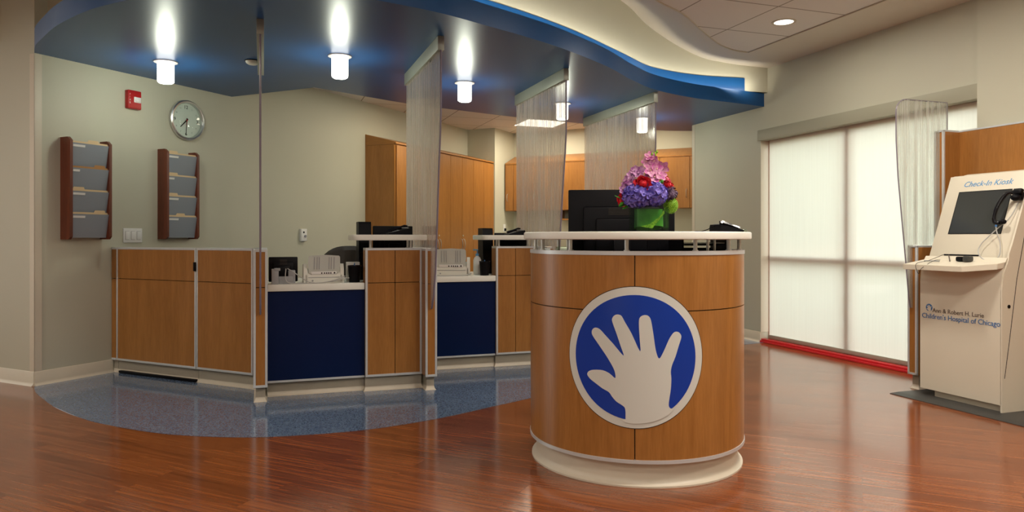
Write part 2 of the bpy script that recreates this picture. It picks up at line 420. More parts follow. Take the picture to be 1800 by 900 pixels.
# clock wall: room side faces +n ; run along C from K ; local frame x=C, y=-n
base_profile(.585, Kp, CC+pi/2, 'baseboard_left_wall')   # flipped below
bpy.data.objects['baseboard_left_wall'].scale = (1, 1, 1)
base_profile(6.2, uv(UW-.03, 3.64), KI, 'baseboard_right_near')
base_profile(1.206, uv(UW, 7.17), KI, 'baseboard_right_pier')
# the clock wall board has to face into the room (+n): rebuild with mirrored depth
o = bpy.data.objects['baseboard_left_wall']
for v in o.data.vertices: v.co.y = v.co.y
# ceilings ------------------------------------------------------------
T_pts = [(-4.6, 2.6), (-3.2, 2.35), (-2.0, 2.45), (-1.0, 2.85), (-.2, 3.45), (.35, 4.05), (.72, 4.58), (1.006, 5.03), (1.268, 5.347), (1.499, 5.738), (1.663, 6.01), (1.805, 6.22), (1.972, 6.385), (2.12, 6.463)]
W_pts = [(-4.2, 5.3, 3.05), (-3.1, 5.05, 3.05), (-2.3, 4.45, 3.05), (-1.4, 4.15, 3.05), (-.7, 4.28, 3.05), (-.12, 4.75, 3.05), (.42, 5.35, 3.05), (.95, 6.10, 3.03), (1.22, 6.50, 2.96), (1.51, 6.74, 2.86), (1.80, 6.89, 2.77), (2.02, 6.955, 2.735), (2.26, 7.01, 2.715), (2.52, 7.07, 2.705)]
TS = spline(T_pts, 8); WS = spline(W_pts, 8)
uE = to_uv((2.12, 6.463))[0]
O_t = uv(3.510, 4.886)
def in_tile(p):
    q = to_uv(p); return (q[0]-3.510, q[1]-4.886)
tp = [in_tile(p) for p in TS]+[in_tile(uv(uE, -5.1)), in_tile(uv(-7.6, -5.1)), in_tile(uv(-7.6, 2.0))]
mb = MB(); mb.prism(tp, ZC+.006, ZC+.03); struct(mb, 'ceiling', 'tile', (*O_t, 0), AB)
# drywall border between the tiles and the window wall
mb = MB(); q = [uv(uE, -5.1), uv(uE, to_uv((2.12, 6.463))[1]), WS[-1][:2], uv(UW+.1, 6.0), uv(UW+.1, -5.1)]
mb.prism(q, ZC, ZC+.08); struct(mb, 'ceiling', 'drywall')
# swept drywall between tile edge and curved wall
mb = MB(); grid = []
for i in range(len(TS)):
    row = []
    for k in range(13):
        f = k/12
        fz = f*f*(3-2*f)*.35+f*.65
        x = TS[i][0]*(1-f)+WS[i][0]*f; y = TS[i][1]*(1-f)+WS[i][1]*f
        row.append(mb.bm.verts.new((x, y, ZC*(1-fz)+WS[i][2]*fz)))
    grid.append(row)
for i in range(len(TS)-1):
    for k in range(12): mb._f([grid[i][k], grid[i+1][k], grid[i+1][k+1], grid[i][k+1]], 0, True)
struct(mb, 'ceiling', 'drywall', recalc=True)
mb = MB(); mb.prism([(-7.7, -5.2), (UW+.22, -5.2), (UW+.22, 6.95), (6.7, 6.95), (6.7, 12.5), (-7.7, 12.5)], HW, HW+.1); struct(mb, 'ceiling', 'drywall', (0, 0, 0), AB)  # unseen roof slab, added to keep sky light from leaking in
# thin metal lip following the tile edge
mb = MB(); mb.tube([(p[0], p[1], ZC+.001) for p in TS]+[(*uv(uE, -5), ZC+.001)], .006, 6); struct(mb, 'trim_3', 'ceilingtrim')
# curved cream wall above the canopy
UTc = [(p[0], p[1]) for p in WS]
mb = MB()
for i in range(len(WS)-1):
    A, B = WS[i], WS[i+1]
    mb.quad([(A[0], A[1], HC+FT), (B[0], B[1], HC+FT), (B[0], B[1], B[2]), (A[0], A[1], A[2])], 0, True)
bmesh.ops.remove_doubles(mb.bm, verts=mb.bm.verts, dist=.0005)
struct(mb, 'wall_curved_bulkhead', 'paint')
# upper blue tier
i0 = next(i for i, p in enumerate(WS) if p[0] > -2.75)
i1 = max(i for i, p in enumerate(WS) if p[0] < 2.29)
mid = WS[i0:i1+1]
mb = MB(); 
def off(i, P, d):
    a = P[max(i-1, 0)]; b = P[min(i+1, len(P)-1)]; t = Vector((b[0]-a[0], b[1]-a[1])).normalized(); return (P[i][0]+t.y*d, P[i][1]-t.x*d)
mb.prism([off(i, WS, .012) for i in range(i0, i1+1)]+[(2.2, 7.5), (1.0, 7.0), (-2.6, 6.0)], HC+FT, HC+FT+UT)
canopy_up = struct(mb, 'ceiling_canopy_upper_tier', 'canopy')
# canopy slab
Bk = spline([(-2.581, 6.62), (-1.704, 6.21)], 2)+spline([(-1.704, 6.21), (-1.014, 6.953), (-.577, 7.295), (.041, 7.74), (.64, 8.09), (1.713, 8.67), (2.2, 8.75)], 5)
mb = MB(); mb.prism(FC+[(2.5, 7.12), (2.14, 8.28)]+Bk[::-1], HC, HC+FT, sm=True); struct(mb, 'ceiling_canopy', 'canopy')
# office ceiling
q = [st(S_K-.1, T_K+1.2), uv(.4, 5.55), uv(UW+.1, 6.6), uv(6.6, 7.0), uv(6.6, 12.5), st(S_K-.1, 11)]
mb = MB(); mb.prism([in_tile(p) for p in q], ZO, ZO+.03); struct(mb, 'ceiling', 'tile', (*O_t, 0), AB)

# ------------------------------------------------------------------ window
v0, v1 = 3.642, 5.964
wo = uv(UW, v0)
win = MB()
L = v1-v0
win.box(.095, .15, 0, .03, .05, 2.0); win.box(.095, .15, L-.012, L, .05, 2.0)
win.box(.095, .15, 0, L, .0, .06); win.box(.095, .15, 0, L, 1.97, 2.03)
win.box(.095, .15, 0, L, .815, .862)
vm = 4.925-v0
win.box(.095, .15, vm-.03, vm+.03, .05, 2.0)
w = struct(win, 'window_1', 'winframe', (*wo, 0), AB)
mb = MB(); mb.box(.120, .126, 0, L, .05, 2.0); g = mb.build('window_pane', 'glass', w)
mb = MB(); mb.box(.0, .22, L-.004, L+.0, .1, 2.0); mb.box(0, .22, 0, .004, .1, 2.0); struct(mb, 'trim_4', 'trim', (*wo, 0), AB)
sh = thing('roller_shade', 'pale translucent roller shade drawn down over the tall window', 'roller shade', (*uv(UW, v0), 0), AB)
mb = MB(); mb.box(.068, .0695, 0, L-.046, .055, 2.02); mb.build('shade_fabric', 'shade', sh)
mb = MB(); mb.box(-.03, .07, -.0, L+.012, 2.0, 2.105, bev=.003); mb.build('valance', 'shadetrim', sh, label='sage painted valance box')
mb = MB(); mb.box(.062, .076, 0, L-.034, .042, .075, bev=.002); mb.build('hem_bar', 'hem', sh)
# red strip at the foot of the window
mb = MB(); mb.box(-.012, .06, 0, L, 0, .018, bev=.003); mb.box(.005, .06, 0, L, .018, .036, bev=.003); struct(mb, 'trim_5', 'redtape', (*wo, 0), AB)
# outdoors
mb = MB(); mb.box(0, 30, -25, 30, -.3, -.12); mb.build('lawn', 'grass', None, (*uv(UW+.5, v0), 0), AB, kind='structure')
def bush(loc, r, n, label, seed):
    rnd = random.Random(seed); mb = MB()
    for i in range(n):
        a = rnd.uniform(0, 2*pi); q = rnd.random()**.5*r; h = rnd.uniform(.15, 1)*r*.9
        mb.ball((q*cos(a), q*sin(a), h), r*rnd.uniform(.22, .38), 0, 1, (1, 1, rnd.uniform(.8, 1.4)))
    for v in mb.bm.verts: v.co += Vector((rnd.uniform(-1, 1), rnd.uniform(-1, 1), rnd.uniform(-1, 1)))*r*.05
    o = mb.build('garden_shrub', 'bush', None, (*loc, -.15)); o['label'] = label; o['category'] = 'shrub'; return o
bush(uv(UW+2.3, 6.75), .45, 26, 'green shrub outside, behind the shade at the far end of the window', 1)
bush(uv(UW+2.2, 5.55), .62, 30, 'large green shrub outside, behind the shade left of the mullion', 2)
bush(uv(UW+1.3, 4.15), .50, 24, 'small green shrub outside, behind the shade by the kiosk', 3)

# ------------------------------------------------------------------ joinery helpers
TW = .015
def clad(par, x0, x1, y, z0, z1, gx=(), gz=(), trims='lrtb', mat='maple', kick=True, depth=.12, kin=.02, side_l=True, side_r=True, core=True, kick_l=0, kick_r=0):
    """cladding on a half wall whose front faces -y; z0 is the underside of the cladding"""
    if core:
        mb = MB(); mb.box(x0+.006, x1-.006, y+.012, y+depth-.012, z0+.004, z1-.004); mb.build('core_panel', 'core', par)
    X0 = x0+(TW if 'l' in trims else 0); X1 = x1-(TW if 'r' in trims else 0)
    Z0 = z0+(TW if 'b' in trims else 0); Z1 = z1-(TW if 't' in trims else 0)
    xs = [X0]+list(gx)+[X1]; zs = [Z0]+list(gz)+[Z1]; g = .0022
    for i in range(len(xs)-1):
        for k in range(len(zs)-1):
            mb = MB(); mb.box(xs[i]+(g if i else 0), xs[i+1]-(g if i < len(xs)-2 else 0), y, y+.014, zs[k]+(g if k else 0), zs[k+1]-(g if k < len(zs)-2 else 0))
            mb.build('wood_panel', mat, par)
    mb = MB()
    if 'l' in trims: mb.box(x0, x0+TW, y-.003, y+.014, z0, z1, bev=.0015, seg=1)
    if 'r' in trims: mb.box(x1-TW, x1, y-.003, y+.014, z0, z1, bev=.0015, seg=1)
    if 't' in trims: mb.box(x0, x1, y-.0035, y+depth, z1-TW, z1+.001, bev=.0015, seg=1)
    if 'b' in trims: mb.box(x0, x1, y-.0032, y+.014, z0-.001, z0+TW, bev=.0015, seg=1)
    mb.build('metal_edging', 'alu', par)
    if side_l:
        mb = MB(); mb.box(x0, x0+.006, y+.014, y+depth, z0, z1-TW); mb.build('side_panel', mat, par)
    if side_r:
        mb = MB(); mb.box(x1-.006, x1, y+.014, y+depth, z0, z1-TW); mb.build('side_panel', mat, par)
    mb = MB(); mb.box(x0, x1, y+depth-.012, y+depth, z0, z1-TW); mb.build('back_panel', mat, par)
    if kick:
        kick_mesh(par, x0+kick_l, x1-kick_r, y+kin, y+depth-.01, z0)
def kick_mesh(par, x0, x1, y, y1, h, fl=.012, name='toe_kick', sides=True):
    mb = MB()
    prof = [(0, 0), (-fl, 0), (-fl, .003), (-fl*.45, .010), (-fl*.1, .022), (0, .03), (0, h)]
    rings = []
    for (d, z) in prof:
        s_ = -d if sides else 0
        rings.append([mb.bm.verts.new(p) for p in ((x0-s_, y1, z), (x0-s_, y+d, z), (x1+s_, y+d, z), (x1+s_, y1, z))])
    for A, B in zip(rings, rings[1:]):
        for i in range(3): mb._f([A[i], A[i+1], B[i+1], B[i]], 0, False)
    mb.box(x0, x1, y, y1, 0, h)
    mb.build(name, 'trim', par)

# ---- left counter, perpendicular to the clock wall (local frame C: x=n, front -y)
tO = T_K+.575
oL = st(S_K, tO)
ZT = .965; ZG = .726; ZB = .10
h = thing('half_wall', 'narrow wood filler panel of the low counter wall against the clock wall', 'counter wall', (*oL, 0), CC, None)
clad(h, .004, .056, 0, ZB, ZT, (), (ZG,), 'tb', depth=.13)
h = thing('swing_gate', 'wide wood-panelled counter gate with a black latch and floor sweep', 'gate', (*st(S_K+.058, tO), 0), CC)
clad(h, .002, .866, 0, ZB, ZT, (), (ZG,), 'lrtb', depth=.05)
mb = MB(); mb.box(.03, .862, -.004, .03, .003, .022, bev=.003); mb.build('floor_sweep', 'black', h)
mb = MB(); mb.box(.853, .872, -.016, -.003, .80, .865, bev=.003); mb.build('latch', 'black', h)
h = thing('half_wall', 'wood-panelled counter wall section between the gate and the first narrow post', 'counter wall', (*st(S_K+.926, tO), 0), CC)
clad(h, .002, .547, 0, ZB, ZT, (), (ZG,), 'lrtb', depth=.13)

# ---- divider posts in the a/b frame
def post(u, v, w, dep, label, zt=.965, rz=AB, o=None):
    p = thing('divider_post', label, 'counter post', (*(o or uv(u, v)), 0), rz, 'narrow wood posts between the bays')
    clad(p, 0, w, 0, ZB-.003, zt, (), (ZG,), 'lrtb', depth=dep, kin=.03, kick_l=.014, kick_r=.014, side_l=False, side_r=False)
    for x in (0, w-.008):
        for (z0, z1) in ((ZB, ZG-.002), (ZG+.002, zt-TW)):
            mb = MB(); mb.box(x, x+.008, .014, dep-.012, z0, z1); mb.build('side_panel', 'maple', p)
    return p
P1 = (-.060, 4.793); P2 = (1.037, 4.795); P3 = (2.150, 5.36); P4 = (3.262, 5.92)
post(*P1, .085, .86, 'narrow wood post under the edge-on leftmost screen')
post(*P2, .080, .86, 'narrow wood post between the two navy counter bays')
post(*P3, .080, .86, 'wood divider post hidden behind the round desk under the third screen')
post(*P4, .080, .86, 'wood divider post under the widest screen, hidden behind the flowers and desk')

# ---- hanging strand screens
def screen_profile(back, zb=.97):
    return [(-.28, 2.245), (-.28, 1.85), (-.262, 1.70), (-.232, 1.53), (-.18, 1.17), (-.13, .83), (-.075, .66), (-.02, .565), (-.004, .560), (-.004, zb), (back, zb), (back, 2.245)]
def strand_screen(u, v, back, label, group='hanging strand screens'):
    s = thing('privacy_screen', label, 'screen panel', (*uv(u, v), 0), AB, group)
    pr = screen_profile(back)
    mb = MB(); mb.prism(pr, -.006, .006, fn=lambda p, h: (h, p[0], p[1])); mb.build('strand_panel', 'resin', s)
    mb = MB(); ed = pr[:9]; t = .0075
    for A, B in zip(ed, ed[1:]):
        pass
    mb.tube([(0, p[0]-.001, p[1]) for p in ed], .0062, 6)
    mb.build('edge_strip', 'resinedge', s)
    mb = MB(); mb.box(-.021, .021, -.285, back+.005, 2.245, HC, bev=.002); mb.build('header_channel', 'header', s, label='sage grey metal header under the blue canopy')
    return s
strand_screen(P1[0]+.0425, P1[1], .86, 'clear hanging screen seen edge-on at the far left post')
strand_screen(P2[0]+.040, P2[1], .87, 'narrow greyish strand screen hanging beside the wood cabinets')
strand_screen(P3[0]+.040, P3[1]-.01, .85, 'strand screen hanging just left of the black monitor on the round desk')
strand_screen(P4[0]+.040, P4[1], 1.21, 'widest strand screen hanging directly behind the flowers')

# ---- service bays
def bay(u0, v, u1, label, wz=(.69, .735), deep=.72, flush=.03):
    t = thing('service_counter', label, 'counter', (*uv(u0, v), 0), AB, 'navy fronted service counters')
    L = u1-u0
    mb = MB(); mb.box(0, L, .012, .03, ZB+.004, wz[0]); mb.build('modesty_panel', 'navy', t, label='plain navy blue panel')
    mb = MB(); mb.box(0, L, .008, .03, ZB-.006, ZB+.008, bev=.001, seg=1); mb.build('metal_edging', 'alu', t)
    mb = MB(); mb.box(0, L, -.005, .14, *wz, bev=.004); mb.box(0, L+.384 if L < 1 else L, .14, deep, *wz); mb.build('worktop', 'solid', t)
    kick_mesh(t, .0, L, .04, .06, ZB-.006, sides=False)
    return t
bay(.026, 4.925, .648, 'service counter with a dark navy panel between the first post and the wood wall')
bay(1.118, 5.505, 1.764, 'service counter with a bright navy panel beside the round desk')
bay(2.231, 6.07, 3.26, 'service counter hidden behind the round desk')

def ledge_slab(x0, x1, y0, y1, z0, z1, r=.05, corners=(1, 0)):
    pts = []
    if corners[0]: pts += [(x0+r-r*sin(a), y0+r-r*cos(a)) for a in [k*pi/16 for k in range(8, -1, -1)]]
    else: pts.append((x0, y0))
    if corners[1]: pts += [(x1-r+r*sin(a), y0+r-r*cos(a)) for a in [k*pi/16 for k in range(0, 9)]]
    else: pts.append((x1, y0))
    pts += [(x1, y1), (x0, y1)]
    mb = MB(); mb.prism(pts, z0, z1)
    es = [e for e in mb.bm.edges if abs(e.verts[0].co.z-e.verts[1].co.z) < 1e-6]
    bmesh.ops.bevel(mb.bm, geom=es, offset=.006, segments=2, affect='EDGES', profile=.5)
    return mb
def wall_with_ledge(u0, v, u1, gx, lx, label, posts):
    t = thing('half_wall', label, 'counter wall', (*uv(u0, v), 0), AB)
    clad(t, 0, u1-u0, 0, ZB, ZT+.004, gx, (ZG+.008,), 'lrtb', depth=.12, side_r=False)
    ledge_slab(lx[0]-u0, lx[1]-u0, -.045, .25, 1.022, 1.060, .05).build('transaction_ledge', 'solid', t, label='white raised ledge')
    for (x, y) in posts:
        mb = MB(); mb.cyl((x-u0, y), .008, .968, 1.024, 12); mb.cyl((x-u0, y), .014, .969, .973, 12); mb.build('ledge_post', 'satin', t)
    return t
wall_with_ledge(.650, 4.905, 1.036, (.2,), (.564, 1.062), 'wood wall with a vertical groove and white ledge between the two navy bays', [(.687, .03), (.963, .03), (.70, .10), (.955, .10)])
wall_with_ledge(1.766, 5.50, 2.149, (.165,), (1.642, 2.172), 'wood wall with a white ledge right of the bright navy bay, partly behind the round desk', [(1.797, .03), (2.08, .03), (1.80, .10), (2.07, .10)])

# ------------------------------------------------------------------ tall and upper cabinets
def arc_handle(mb, x, z, y, h=.12, mat=0):
    mb.tube([(x, y, z), (x, y-.018, z+.008), (x, y-.026, z+h*.3), (x, y-.028, z+h*.5), (x, y-.026, z+h*.7), (x, y-.018, z+h-.008), (x, y, z+h)], .0045, 8, mat)
# tall cabinets: stand along the clock wall, doors face +n.  frame: x = C, y = -n  -> rz = CC+90deg ; front is -y (= +n)
oT = st(S_K, T_K+3.731)
widths = [.607, .606, .606, .606]; x = 0
# slanted-top run of cabinets with paired doors
run = [(k*.6063, (k+1)*.6063) for k in range(4)]
for i, (x0, x1) in enumerate(run):
    c = thing('tall_cabinet', ['tall slanted-top maple cabinet whose plain end panel faces the counters', 'second tall slanted-top maple cabinet of the row, partly behind the second screen', 'third tall slanted-top maple cabinet of the row, right of the second screen', 'tall slanted-top maple cabinet farthest in the corner'][i], 'cabinet', (*st(S_K, T_K+3.731+x0), 0), CC+pi/2, 'tall cabinets along the clock wall')
    L = x1-x0; D = .433
    mb = MB(); mb.box(0.0, L, -D+.022, -.003, .08, 2.11); mb.build('carcass', 'maple', c)
    mb = MB(); mb.prism([(-D, 2.112), (-.003, 2.112), (-.003, 2.244), (-D, 2.132)], 0, L, fn=lambda p, h: (h, p[0], p[1])); mb.build('slanted_top', 'maple_h', c)
    mb = MB(); mb.box(.0, L, -D+.05, -.01, 0, .08); mb.build('toe_kick', 'core', c)
    for k in range(2):
        d0 = k*L/2+.003+(.018 if (i == 0 and k == 0) else 0); d1 = (k+1)*L/2-.003
        mb = MB(); mb.box(d0, d1, -D, -D+.02, .09, 2.098, bev=.001, seg=1); dr = mb.build('door', 'maple', c)
        mb = MB(); hx = d1-.028 if k == 0 else d0+.028; arc_handle(mb, hx, .885, -D, .135); mb.build('handle', 'satin', dr)
        if k == 1:
            mb = MB(); mb.cyl((d0+.02, 1.065), .011, -D-.004, -D, 14, 'y'); mb.build('lock', 'satin', dr)
# upper cabinets on the back wall (frame C, front -y)
xs = [0, .134, .90, 1.70, 2.31, 3.11, 3.62]
txt = ['narrow slanted-top upper cabinet at the left end of the back wall', 'slanted-top upper cabinet mostly hidden by the third screen', 'slanted-top upper cabinet seen between the third and fourth screens', 'slanted-top upper cabinet seen through the widest screen',
       'slanted-top upper cabinet with an arched handle, right of the flowers', 'slanted-top upper cabinet at the right end, cut off by the cream wall']
for i in range(6):
    x0, x1 = xs[i], xs[i+1]; L = x1-x0; D = .33
    c = thing('upper_cabinet', txt[i], 'cabinet', (*st(-4.745+x0, 9.852), 1.43), CC, 'upper cabinets on the back wall')
    mb = MB(); mb.box(0, L, -D+.02, -.002, 0, .68); mb.build('carcass', 'maple', c)
    e0 = .0
    mb = MB()
    if i == 0:
        pass
    mb.prism([(-D, .682), (-.002, .682), (-.002, .83), (-D, .702)], 0, L, fn=lambda p, h: (h, p[0], p[1]))
    mb.build('slanted_top', 'maple_h', c)
    nd = 1 if L < .5 else 2
    for k in range(nd):
        d0 = k*L/nd+.003; d1 = (k+1)*L/nd-.003
        mb = MB(); mb.box(d0, d1, -D, -D+.018, .004, .676, bev=.001, seg=1); dr = mb.build('door', 'maple', c)
        mb = MB(); arc_handle(mb, d1-.04 if (k == 0 and nd == 2) else d0+.04, .14, -D, .11); mb.build('handle', 'satin', dr)
# open shelf under the cabinets, base counter
sO = st(-3.95, 9.852)
mb = MB(); mb.box(0, .9, -.28, -.002, 0, .02); mb.box(0, .018, -.28, -.002, .02, .138); mb.box(.882, .9, -.28, -.002, .02, .138)
o = mb.build('wall_shelf', 'maple_h', None, (*sO, 1.29), CC); o['label'] = 'open wood shelf slung under the upper cabinets'; o['category'] = 'shelf'
for k, (sx, lab) in enumerate(((-3.66, 'small white box on the open shelf left of the black monitor'),)):
    mb = MB(); mb.box(0, .2, -.26, -.1, 0, .06, bev=.003); mb.box(.0, .2, -.262, -.26, .03, .032)
    o = mb.build('storage_box', 'white', None, (*st(sx, 9.852), 1.311), CC); o['label'] = lab; o['category'] = 'box'
bc = thing('base_cabinet', 'long low base cabinet with pale worktop along the back wall', 'cabinet', (*st(-4.7, 9.852), 0), CC)
mb = MB(); mb.box(0, 3.62, -.56, -.002, .1, .86); mb.build('carcass', 'maple', bc)
mb = MB(); mb.box(0, 3.62, -.52, -.01, 0, .1); mb.build('toe_kick', 'core', bc)
mb = MB(); mb.box(-.0, 3.62, -.6, -.002, .861, .90, bev=.004); mb.build('worktop', 'solid', bc)
for k in range(6):
    mb = MB(); mb.box(k*.603+.004, (k+1)*.603-.004, -.58, -.561, .11, .85, bev=.001, seg=1); dr = mb.build('door', 'maple', bc)
    mb = MB(); arc_handle(mb, k*.603+.06, .62, -.58, .12); mb.build('handle', 'satin', dr)

# ------------------------------------------------------------------ clock wall fittings (frame x=C, y=-n, front -y)
WR = CC+pi/2
def onwall(t, z, s=0.0): return (*st(S_K+s, T_K+t), z)
ck = thing('wall_clock', 'round silver-rimmed wall clock above the second file rack', 'clock', onwall(1.251, 2.042), WR)
mb = MB(); R = .172
def disk_lathe(mb, prof, mat=0, seg=48):
    rings = [[mb.bm.verts.new((r*cos(2*pi*i/seg), -d, r*sin(2*pi*i/seg))) for i in range(seg)] for (r, d) in prof]
    for A, B in zip(rings, rings[1:]):
        for i in range(seg): mb._f([A[i], A[(i+1) % seg], B[(i+1) % seg], B[i]], mat, True)
    return mb
disk_lathe(mb, [(R*.9, 0), (R*.97, .005), (R, .02), (R*.99, .034), (R*.94, .042), (R*.88, .038), (R*.85, .028), (R*.84, .016)]); mb.build('rim', 'satin', ck)
mb = MB(); mb.cyl((0, 0), R*.86, -.012, -.002, 48, 'y'); mb.build('dial', 'white', ck)
mb = MB()
def hand_bar(mb, ang, l0, l1, w, y):
    d = Vector((sin(ang), 0, cos(ang))); q = Vector((cos(ang), 0, -sin(ang)))*w/2
    P = [d*l0-q, d*l0+q, d*l1+q*.6, d*l1-q*.6]
    mb.prism([(p.x, p.z) for p in P], y, y-.002, fn=lambda p, h: (p[0], h, p[1]))
# from the room the wall runs left->right along +x of this frame, so clockwise angles keep their sense
mb2 = MB(); hand_bar(mb2, radians(225), -.02, .085, .010, -.014); mb2.build('hour_hand', 'black', ck)
mb2 = MB(); hand_bar(mb2, radians(184), -.02, .125, .007, -.017); mb2.build('minute_hand', 'black', ck)
mb2 = MB(); hand_bar(mb2, radians(188), -.01, .05, .004, -.020); mb2.cyl((0, 0), .006, -.023, -.014, 12, 'y'); mb2.build('second_hand', 'red', ck)
for k in range(12):
    hr = 12 if k == 0 else k; a = radians(30*k); big = hr % 3 == 0; sz = .042 if big else .018
    wdt = sz*.62*len(str(hr))
    text_mesh('numeral', str(hr), sz, 'black' if big else 'grey', ck, Matrix.Translation((sin(a)*R*.66-wdt/2, -.0125, cos(a)*R*.66-sz*.35)) @ UPRIGHT, ext=.0004)
mb = MB()
rings = []
for (r, d) in [(R*.85, .020), (R*.6, .030), (R*.3, .036), (.001, .037)]: rings.append((r, d))
disk_lathe(mb, rings); mb.build('lens', 'vaseglass', ck)

fa = thing('fire_alarm', 'red fire alarm strobe high on the wall left of the clock', 'fire alarm', onwall(.744, 2.13), WR)
mb = MB(); mb.box(-.058, .058, -.045, 0, -.073, .073, bev=.008, seg=3); mb.build('housing', 'red', fa)
mb = MB(); mb.ball((.020, -.046, 0), .026, 0, 2, (1, .5, .8)); mb.box(-.010, .05, -.049, -.044, -.022, .022, bev=.004); mb.build('strobe_lens', 'white', fa)
for k, ch in enumerate('FIRE'):
    text_mesh('lettering', ch, .018, 'white', fa, Matrix.Translation((-.048, -.0455, .032-k*.022)) @ UPRIGHT, ext=.0003)

# file racks
def file_rack(t, label, tabs, flab):
    r = thing('wall_file_rack', label, 'file rack', onwall(t, 1.027), WR, 'wall file racks')
    H, D, W = .74, .113, .32
    sp = [(0, 0), (-D+.02, 0), (-D, .02), (-D, H-.025), (-D+.03, H), (0, H)]
    for x in (0, W-.02):
        mb = MB(); mb.prism(sp, x, x+.02, fn=lambda p, h: (h, p[0], p[1])); mb.build('side_panel', 'cherry', r)
    mb = MB(); mb.box(.02, W-.02, -.012, 0, .02, H-.02); mb.build('back_panel', 'cherry', r)
    tops = [.185, .352, .520, .700]
    for k, zt in enumerate(tops):
        mb = MB(); zb = zt-.185+.012 if k else .012
        # slanted front plate with a bottom lip
        y0, y1 = -.075, -D+.006
        mb.prism([(-.02, zb), (y0, zb), (y1, zt), (y1+.003, zt), (y0+.003, zb+.003), (-.02, zb+.003)], .0205, W-.0205, fn=lambda p, h: (h, p[0], p[1]))
        pk = mb.build('pocket', 'rackgrey', r)
        mb = MB(); w_ = .09 if k != 2 else .05
        yy = y1+(y0-y1)*.10
        mb.prism([(y1-.001+.0015, zt-.012), (y1+.0035, zt-.028), (y1+.0015, zt-.028), (y1-.0015, zt-.012)], .026, .026+w_, fn=lambda p, h: (h, p[0], p[1])); mb.build('label_strip', 'white', pk)
    f = None
    for k, zt in enumerate(tops):
        tb, col = tabs[k]
        mb = MB(); zb = (zt-.185+.016 if k else .016); ht = zt+.014
        # two folded leaves, the rear one with the tab
        def yl(z): return -.073+(z-zb)/(zt-zb)*(-.107+.073)*.9
        for (dy, zz) in ((.004, ht-.006), (.012, ht)):
            out = [(.024, zb), (W-.024, zb), (W-.024, zz)]
            if zz == ht: out += [(tb+.09, zz), (tb+.082, zz+.016), (tb+.008, zz+.016), (tb, zz)]
            out += [(.024, zz)]
            mb.prism(out, dy, dy+.0015, fn=lambda p, h: (p[0], yl(p[1])+h, p[1]))
        o = mb.build('file_folder', col, None, onwall(t, 1.027), WR)
        o['label'] = flab[k]; o['category'] = 'folder'; o['group'] = 'file folders in the wall racks'
file_rack(.181, 'cherry wall file rack nearest the left corner, with one brown folder', [(.05, 'manila'), (.04, 'manila'), (.20, 'brownfolder'), (.14, 'manila')][::-1] and [(.19, 'manila'), (.03, 'manila'), (.19, 'brownfolder'), (.14, 'manila')],
          ['manila folder in the bottom pocket of the left rack', 'manila folder in the third pocket down of the left rack', 'brown folder in the second pocket down of the left rack', 'manila folder in the top pocket of the left rack'])
file_rack(.980, 'cherry wall file rack below the clock, all folders manila', [(.10, 'manila'), (.03, 'manila'), (.03, 'manila'), (.03, 'manila')],
          ['manila folder in the bottom pocket of the rack below the clock', 'manila folder in the third pocket down of the rack below the clock', 'manila folder in the second pocket down of the rack below the clock', 'manila folder in the top pocket of the rack below the clock'])
sp = thing('switch_plate', 'white triple switch plate on the wall between the two file racks', 'switch', onwall(.752, 1.057), WR)
mb = MB(); mb.box(-.082, .082, -.008, 0, -.057, .057, bev=.003); mb.build('plate', 'white', sp)
for x in (-.05, 0, .05):
    mb = MB(); mb.box(x-.017, x+.017, -.0085, -.0078, -.034, .034); mb.build('rocker_gap', 'grey', sp)
    mb = MB(); mb.box(x-.0155, x+.0155, -.012, -.008, -.032, .032, bev=.002); mb.build('rocker', 'white', sp)
th = thing('wall_control', 'small white wall control box above the first navy bay', 'wall control', onwall(2.68, 1.066), WR)
mb = MB(); mb.box(-.042, .042, -.03, 0, -.064, .064, bev=.005); mb.build('housing', 'white', th)
mb = MB(); mb.cyl((-.008, .028), .010, -.033, -.03, 14, 'y'); mb.build('sensor', 'black', th)
mb = MB(); mb.cyl((.012, -.012), .013, -.042, -.03, 14, 'y'); mb.build('knob', 'grey', th)
# outlet on the corner return, behind the cabinets
ro = st(-4.764, 9.53)
ot = thing('wall_outlet', 'white wall outlet with a black plug beside the tall cabinets', 'outlet', (*ro, 1.18), WR)
mb = MB(); mb.box(-.036, .036, -.007, 0, -.058, .058, bev=.003); mb.build('plate', 'white', ot)
mb = MB(); mb.box(-.016, .016, -.03, -.007, -.045, -.005, bev=.004); mb.build('plug', 'black', ot)
# smoke detector
sd = thing('smoke_detector', 'small round smoke detector under the blue canopy', 'smoke detector', (-1.90, 5.27, HC))
mb = MB(); mb.lathe([(.001, -.028), (.03, -.028), (.045, -.018), (.05, -.006), (.05, 0)], seg=28); mb.build('cover', 'offwhite', sd)
mb = MB(); mb.lathe([(.056, -.005), (.056, 0)], seg=28); mb.lathe([(.05, -.005), (.056, -.005)], seg=28); mb.build('base_ring', 'black', sd)

